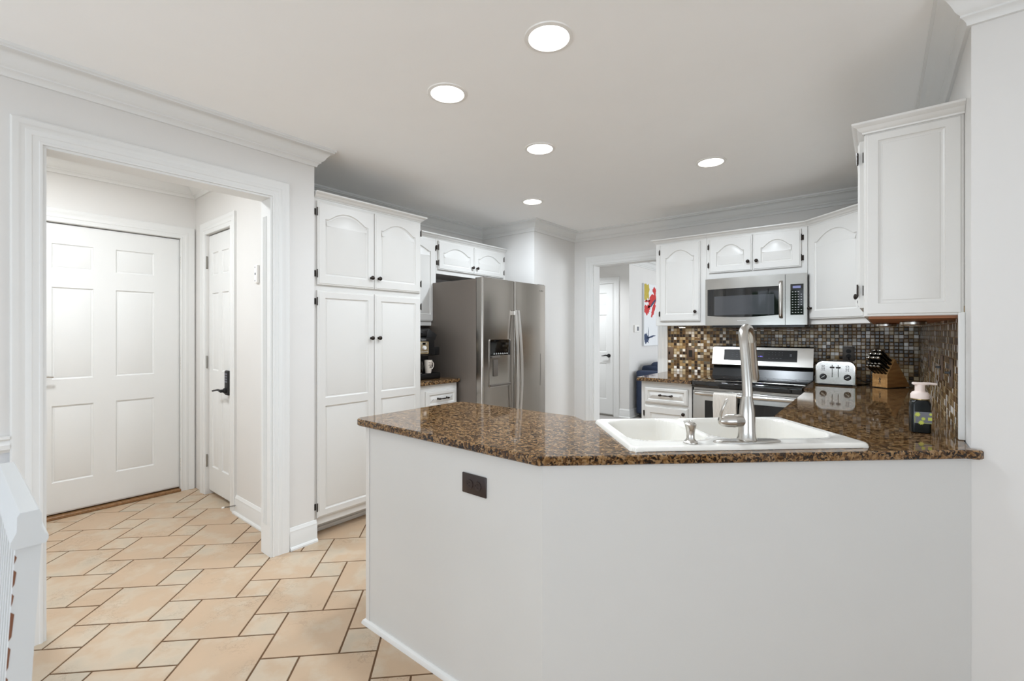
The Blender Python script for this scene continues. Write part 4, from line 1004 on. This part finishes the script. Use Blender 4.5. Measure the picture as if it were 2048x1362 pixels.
# ---------------------------------------------------------------- recessed ceiling lights
LL = [(-.994, 1.462, 'recessed ceiling light nearest the camera, above the peninsula'), (-1.603, 1.502, 'recessed ceiling light second nearest the camera, left of the nearest one'),
      (-1.638, 2.311, 'recessed ceiling light in the middle of the kitchen'), (-.878, 3.211, 'recessed ceiling light in front of the range, the rightmost one'), (-2.354, 3.209, 'smallest looking recessed ceiling light, in front of the fridge')]
r0 = thing('recessed_light', LL[0][2], 'ceiling light', (LL[0][0], LL[0][1], CZ), 0, 'recessed ceiling lights of the kitchen')
M().lathe([(.076, -.0015), (.079, -.006), (.094, -.004), (.096, 0)], (0, 0, 0), 40, cap=False).build('trim_ring', 'whitep', r0)
M().lathe([(0, -.0028), (.05, -.0026), (.077, -.0015)], (0, 0, 0), 40, cap=False).build('lens', 'lamp', r0)
for x, y, lb in LL[1:]: dup(r0, (x, y, CZ), None, lb)
for (x, y, _), pwr in zip(LL, (10, 6, 10, 13, 13)): area('recessed_lamp', (x, y, CZ-.008), (0, 0, 0), .14, .14, pwr, (.82, .91, 1), 'DISK').data.spread = math.radians(172)
hl = thing('hall_fill_fixture', 'round white flush ceiling light added out of view to brighten the hall', 'ceiling light', (-3.5, .2, 2.52))  # unseen fixture, added to brighten the hall
M().lathe([(.15, 0), (.155, -.02), (.14, -.05), (.08, -.075), (0, -.08)], (0, 0, 0), 32, cap=False).build('shade', 'lamp', hl)
area('far_room_fill', (-3.5, 5.7, 2.42), (0, 0, 0), .4, .4, 17, (.90, .95, 1), 'DISK').data.spread = math.radians(140)  # fill lamp without a fixture, added to brighten the far room
area('hall_fill', (-3.5, .2, 2.42), (0, 0, 0), .3, .3, 19, (.88, .94, 1), 'DISK')  # added fill below the unseen hall fixture

# ---------------------------------------------------------------- painting and sofa in the far room
pt = thing('painting', 'abstract canvas in red, ochre, navy and white on the far room wall', 'painting', (-2.948, 6.969, 1.081), R90)
PWd, PHt = .92, 1.004
M().box(0, PWd, -.035, 0, 0, PHt, .003, 1).build('canvas', 'canvas', pt)
def blob(cx, cz, rx, rz_, mt, nm, seed, rot=0, o=-.0362):
    random.seed(seed); pts = []
    K = 26
    for i in range(K):
        a = 2*PI*i/K; r = 1+random.uniform(-.32, .28); x, z = rx*r*math.cos(a), rz_*r*math.sin(a)
        pts.append((min(PWd-.003, max(.003, cx+x*math.cos(rot)-z*math.sin(rot))), min(PHt-.003, max(.003, cz+x*math.sin(rot)+z*math.cos(rot)))))
    M().prism(pts, o, -.0345, (), XZ).build(nm, mt, pt)
blob(.09, .88, .13, .15, 'gold', 'ochre_patch', 3); blob(.33, .75, .22, .075, 'red', 'red_stroke', 4, .45); blob(.10, .58, .13, .075, 'red', 'red_stroke', 5, .1)
blob(.38, .60, .16, .05, 'red', 'red_stroke', 6, 1.0); blob(.12, .72, .12, .018, 'red', 'red_stroke', 11, 0.05); blob(.36, .70, .15, .022, 'navy', 'navy_stroke', 7, .5, -.037); blob(.42, .905, .08, .06, 'red', 'red_stroke', 9)
blob(.08, .12, .12, .08, 'navy', 'navy_patch', 8, -.1); blob(.28, .145, .17, .014, 'navy', 'navy_stroke', 10, .12); blob(.17, .2, .012, .09, 'navy', 'navy_stroke', 12); blob(.70, .5, .16, .22, 'navy', 'navy_patch', 13); blob(.62, .8, .14, .1, 'gold', 'ochre_patch', 14)
random.seed(11)
so = thing('sofa', 'navy blue upholstered sofa against the far room wall', 'sofa', (-2.90, 6.62, 0), 0)
M().box(0, .95, 0, .20, .06, .715, .025, 3).build('arm', 'sofa', so)
M().box(0, .95, 1.75, 1.95, .06, .715, .025, 3).build('arm', 'sofa', so)
M().box(0, .26, .20, 1.75, .06, .78, .04, 3).build('backrest', 'sofa', so)
M().box(.2, .93, .20, 1.75, .1, .32, .02, 2).build('seat_base', 'sofa', so)
for k in range(2): M().box(.24, .95, .205+.77*k, .97+.77*k, .32, .47, .04, 3).build('seat_cushion', 'sofa', so)
for k in range(2): M().box(.12, .38, .23+.77*k, .95+.77*k, .44, .84, .07, 4).build('back_cushion', 'sofa', so)
for x in (.06, .88):
    for y in (.06, 1.88): M().box(x-.025, x+.025, y-.025, y+.025, 0, .06).build('foot', 'blackm', so)

# ---------------------------------------------------------------- white chair at the left edge
ch = thing('dining_chair', 'white painted slat-back chair with worn edges at the left edge of the photo', 'chair', (-1.140, 0, 0), 0)
lean = .05
CW = .44
def slant(z): return (z-.95)*lean
def yb(z): return .076+(z-.95)*lean+(0 if z > .45 else (z-.45)*-.06)
for x0 in (-.026, -CW):
    m = M(); vs = []
    for z in (0.0, .45, .94):
        y = yb(z)
        for (xx, yy_) in ((x0, y), (x0+.024, y), (x0+.024, y+.031), (x0, y+.031)): vs.append((xx, yy_, z))
    m.add(vs, [(i*4+j, i*4+(j+1) % 4, (i+1)*4+(j+1) % 4, (i+1)*4+j) for i in range(2) for j in range(4)]+[(3, 2, 1, 0), (8, 9, 10, 11)])
    m.build('back_post', 'chairp', ch)
rail = [(.072, .938), (.111, .938), (.114, .945), (.114, .951), (.109, .957), (.106, .967), (.1055, .992), (.102, .998), (.080, .998), (.0765, .992), (.076, .967), (.072, .957), (.069, .951), (.069, .945)]
M().prism(rail, -CW-.012, .010, (), lambda y, z, x: (x, y, z)).build('top_rail', 'chairp', ch)
M().prism([(yb(.5)+.006, .50), (yb(.5)+.026, .50), (yb(.55)+.026, .55), (yb(.55)+.006, .55)], -CW+.024, -.026, (), lambda y, z, x: (x, y, z)).build('lower_rail', 'chairp', ch)
for i in range(8):
    x = -CW+.055+i*(CW-.09)/8
    m = M(); m.add([(xx, yb(z)+dy, z) for z in (.545, .94) for xx, dy in ((x, .008), (x+.018, .008), (x+.018, .022), (x, .022))], [(0, 1, 5, 4), (1, 2, 6, 5), (2, 3, 7, 6), (3, 0, 4, 7)]); m.build('slat', 'chairp', ch)
M().box(-CW-.01, .004, -.38, .07, .43, .455, .008, 2).build('seat', 'chairp', ch)
for x0 in (-.035, -CW+.01):
    m = M(); m.add([(x0+dx*s, -.36+dy*s, z) for z, s in ((0, .7), (.43, 1)) for dx, dy in ((0, 0), (.035, 0), (.035, .035), (0, .035))], [(0, 1, 5, 4), (1, 2, 6, 5), (2, 3, 7, 6), (3, 0, 4, 7), (3, 2, 1, 0), (4, 5, 6, 7)]); m.build('leg', 'chairp', ch)
g = M(); random.seed(5); z = .935
for dz, w in ((.016, .0022), (.03, .003), (.022, .002), (.048, .004), (.04, .0025), (.05, .002)):
    z -= .009; ya, yc = yb(z), yb(z-dz)
    g.add([(-.0016, ya-.0004, z), (-.0016, ya+w, z-.005), (-.0016, yc+w*.8, z-dz+.006), (-.0016, yc-.0004, z-dz)], [(0, 1, 2, 3)]); z -= dz
g.build('paint_wear', 'wear', ch)
random.seed(7)

# ---------------------------------------------------------------- garden outside the windows behind the camera
struct('ground', M().box(-14, 14, -14, -3.13, -.3, -.15).box(3.13, 14, -3.13, 10, -.3, -.15), 'bounce', smooth=0)  # unseen ground, made pale to bounce light up onto the ceiling
m = M()
for i in range(150):
    x = random.uniform(-6, 6); y = -8.2+random.uniform(-.7, .7); z = random.uniform(.0, 2.4); r = random.uniform(.25, .5)
    bm = bmesh.new(); bmesh.ops.create_icosphere(bm, subdivisions=2, radius=r)
    for v in bm.verts: v.co = v.co*(1+random.uniform(-.2, .2))+Vector((x, y, z))
    m.frombm(bm)
tag(m.build('hedge', 'leaf', smooth=0), 'green hedge in the garden outside the dining windows', 'hedge', kind='stuff')
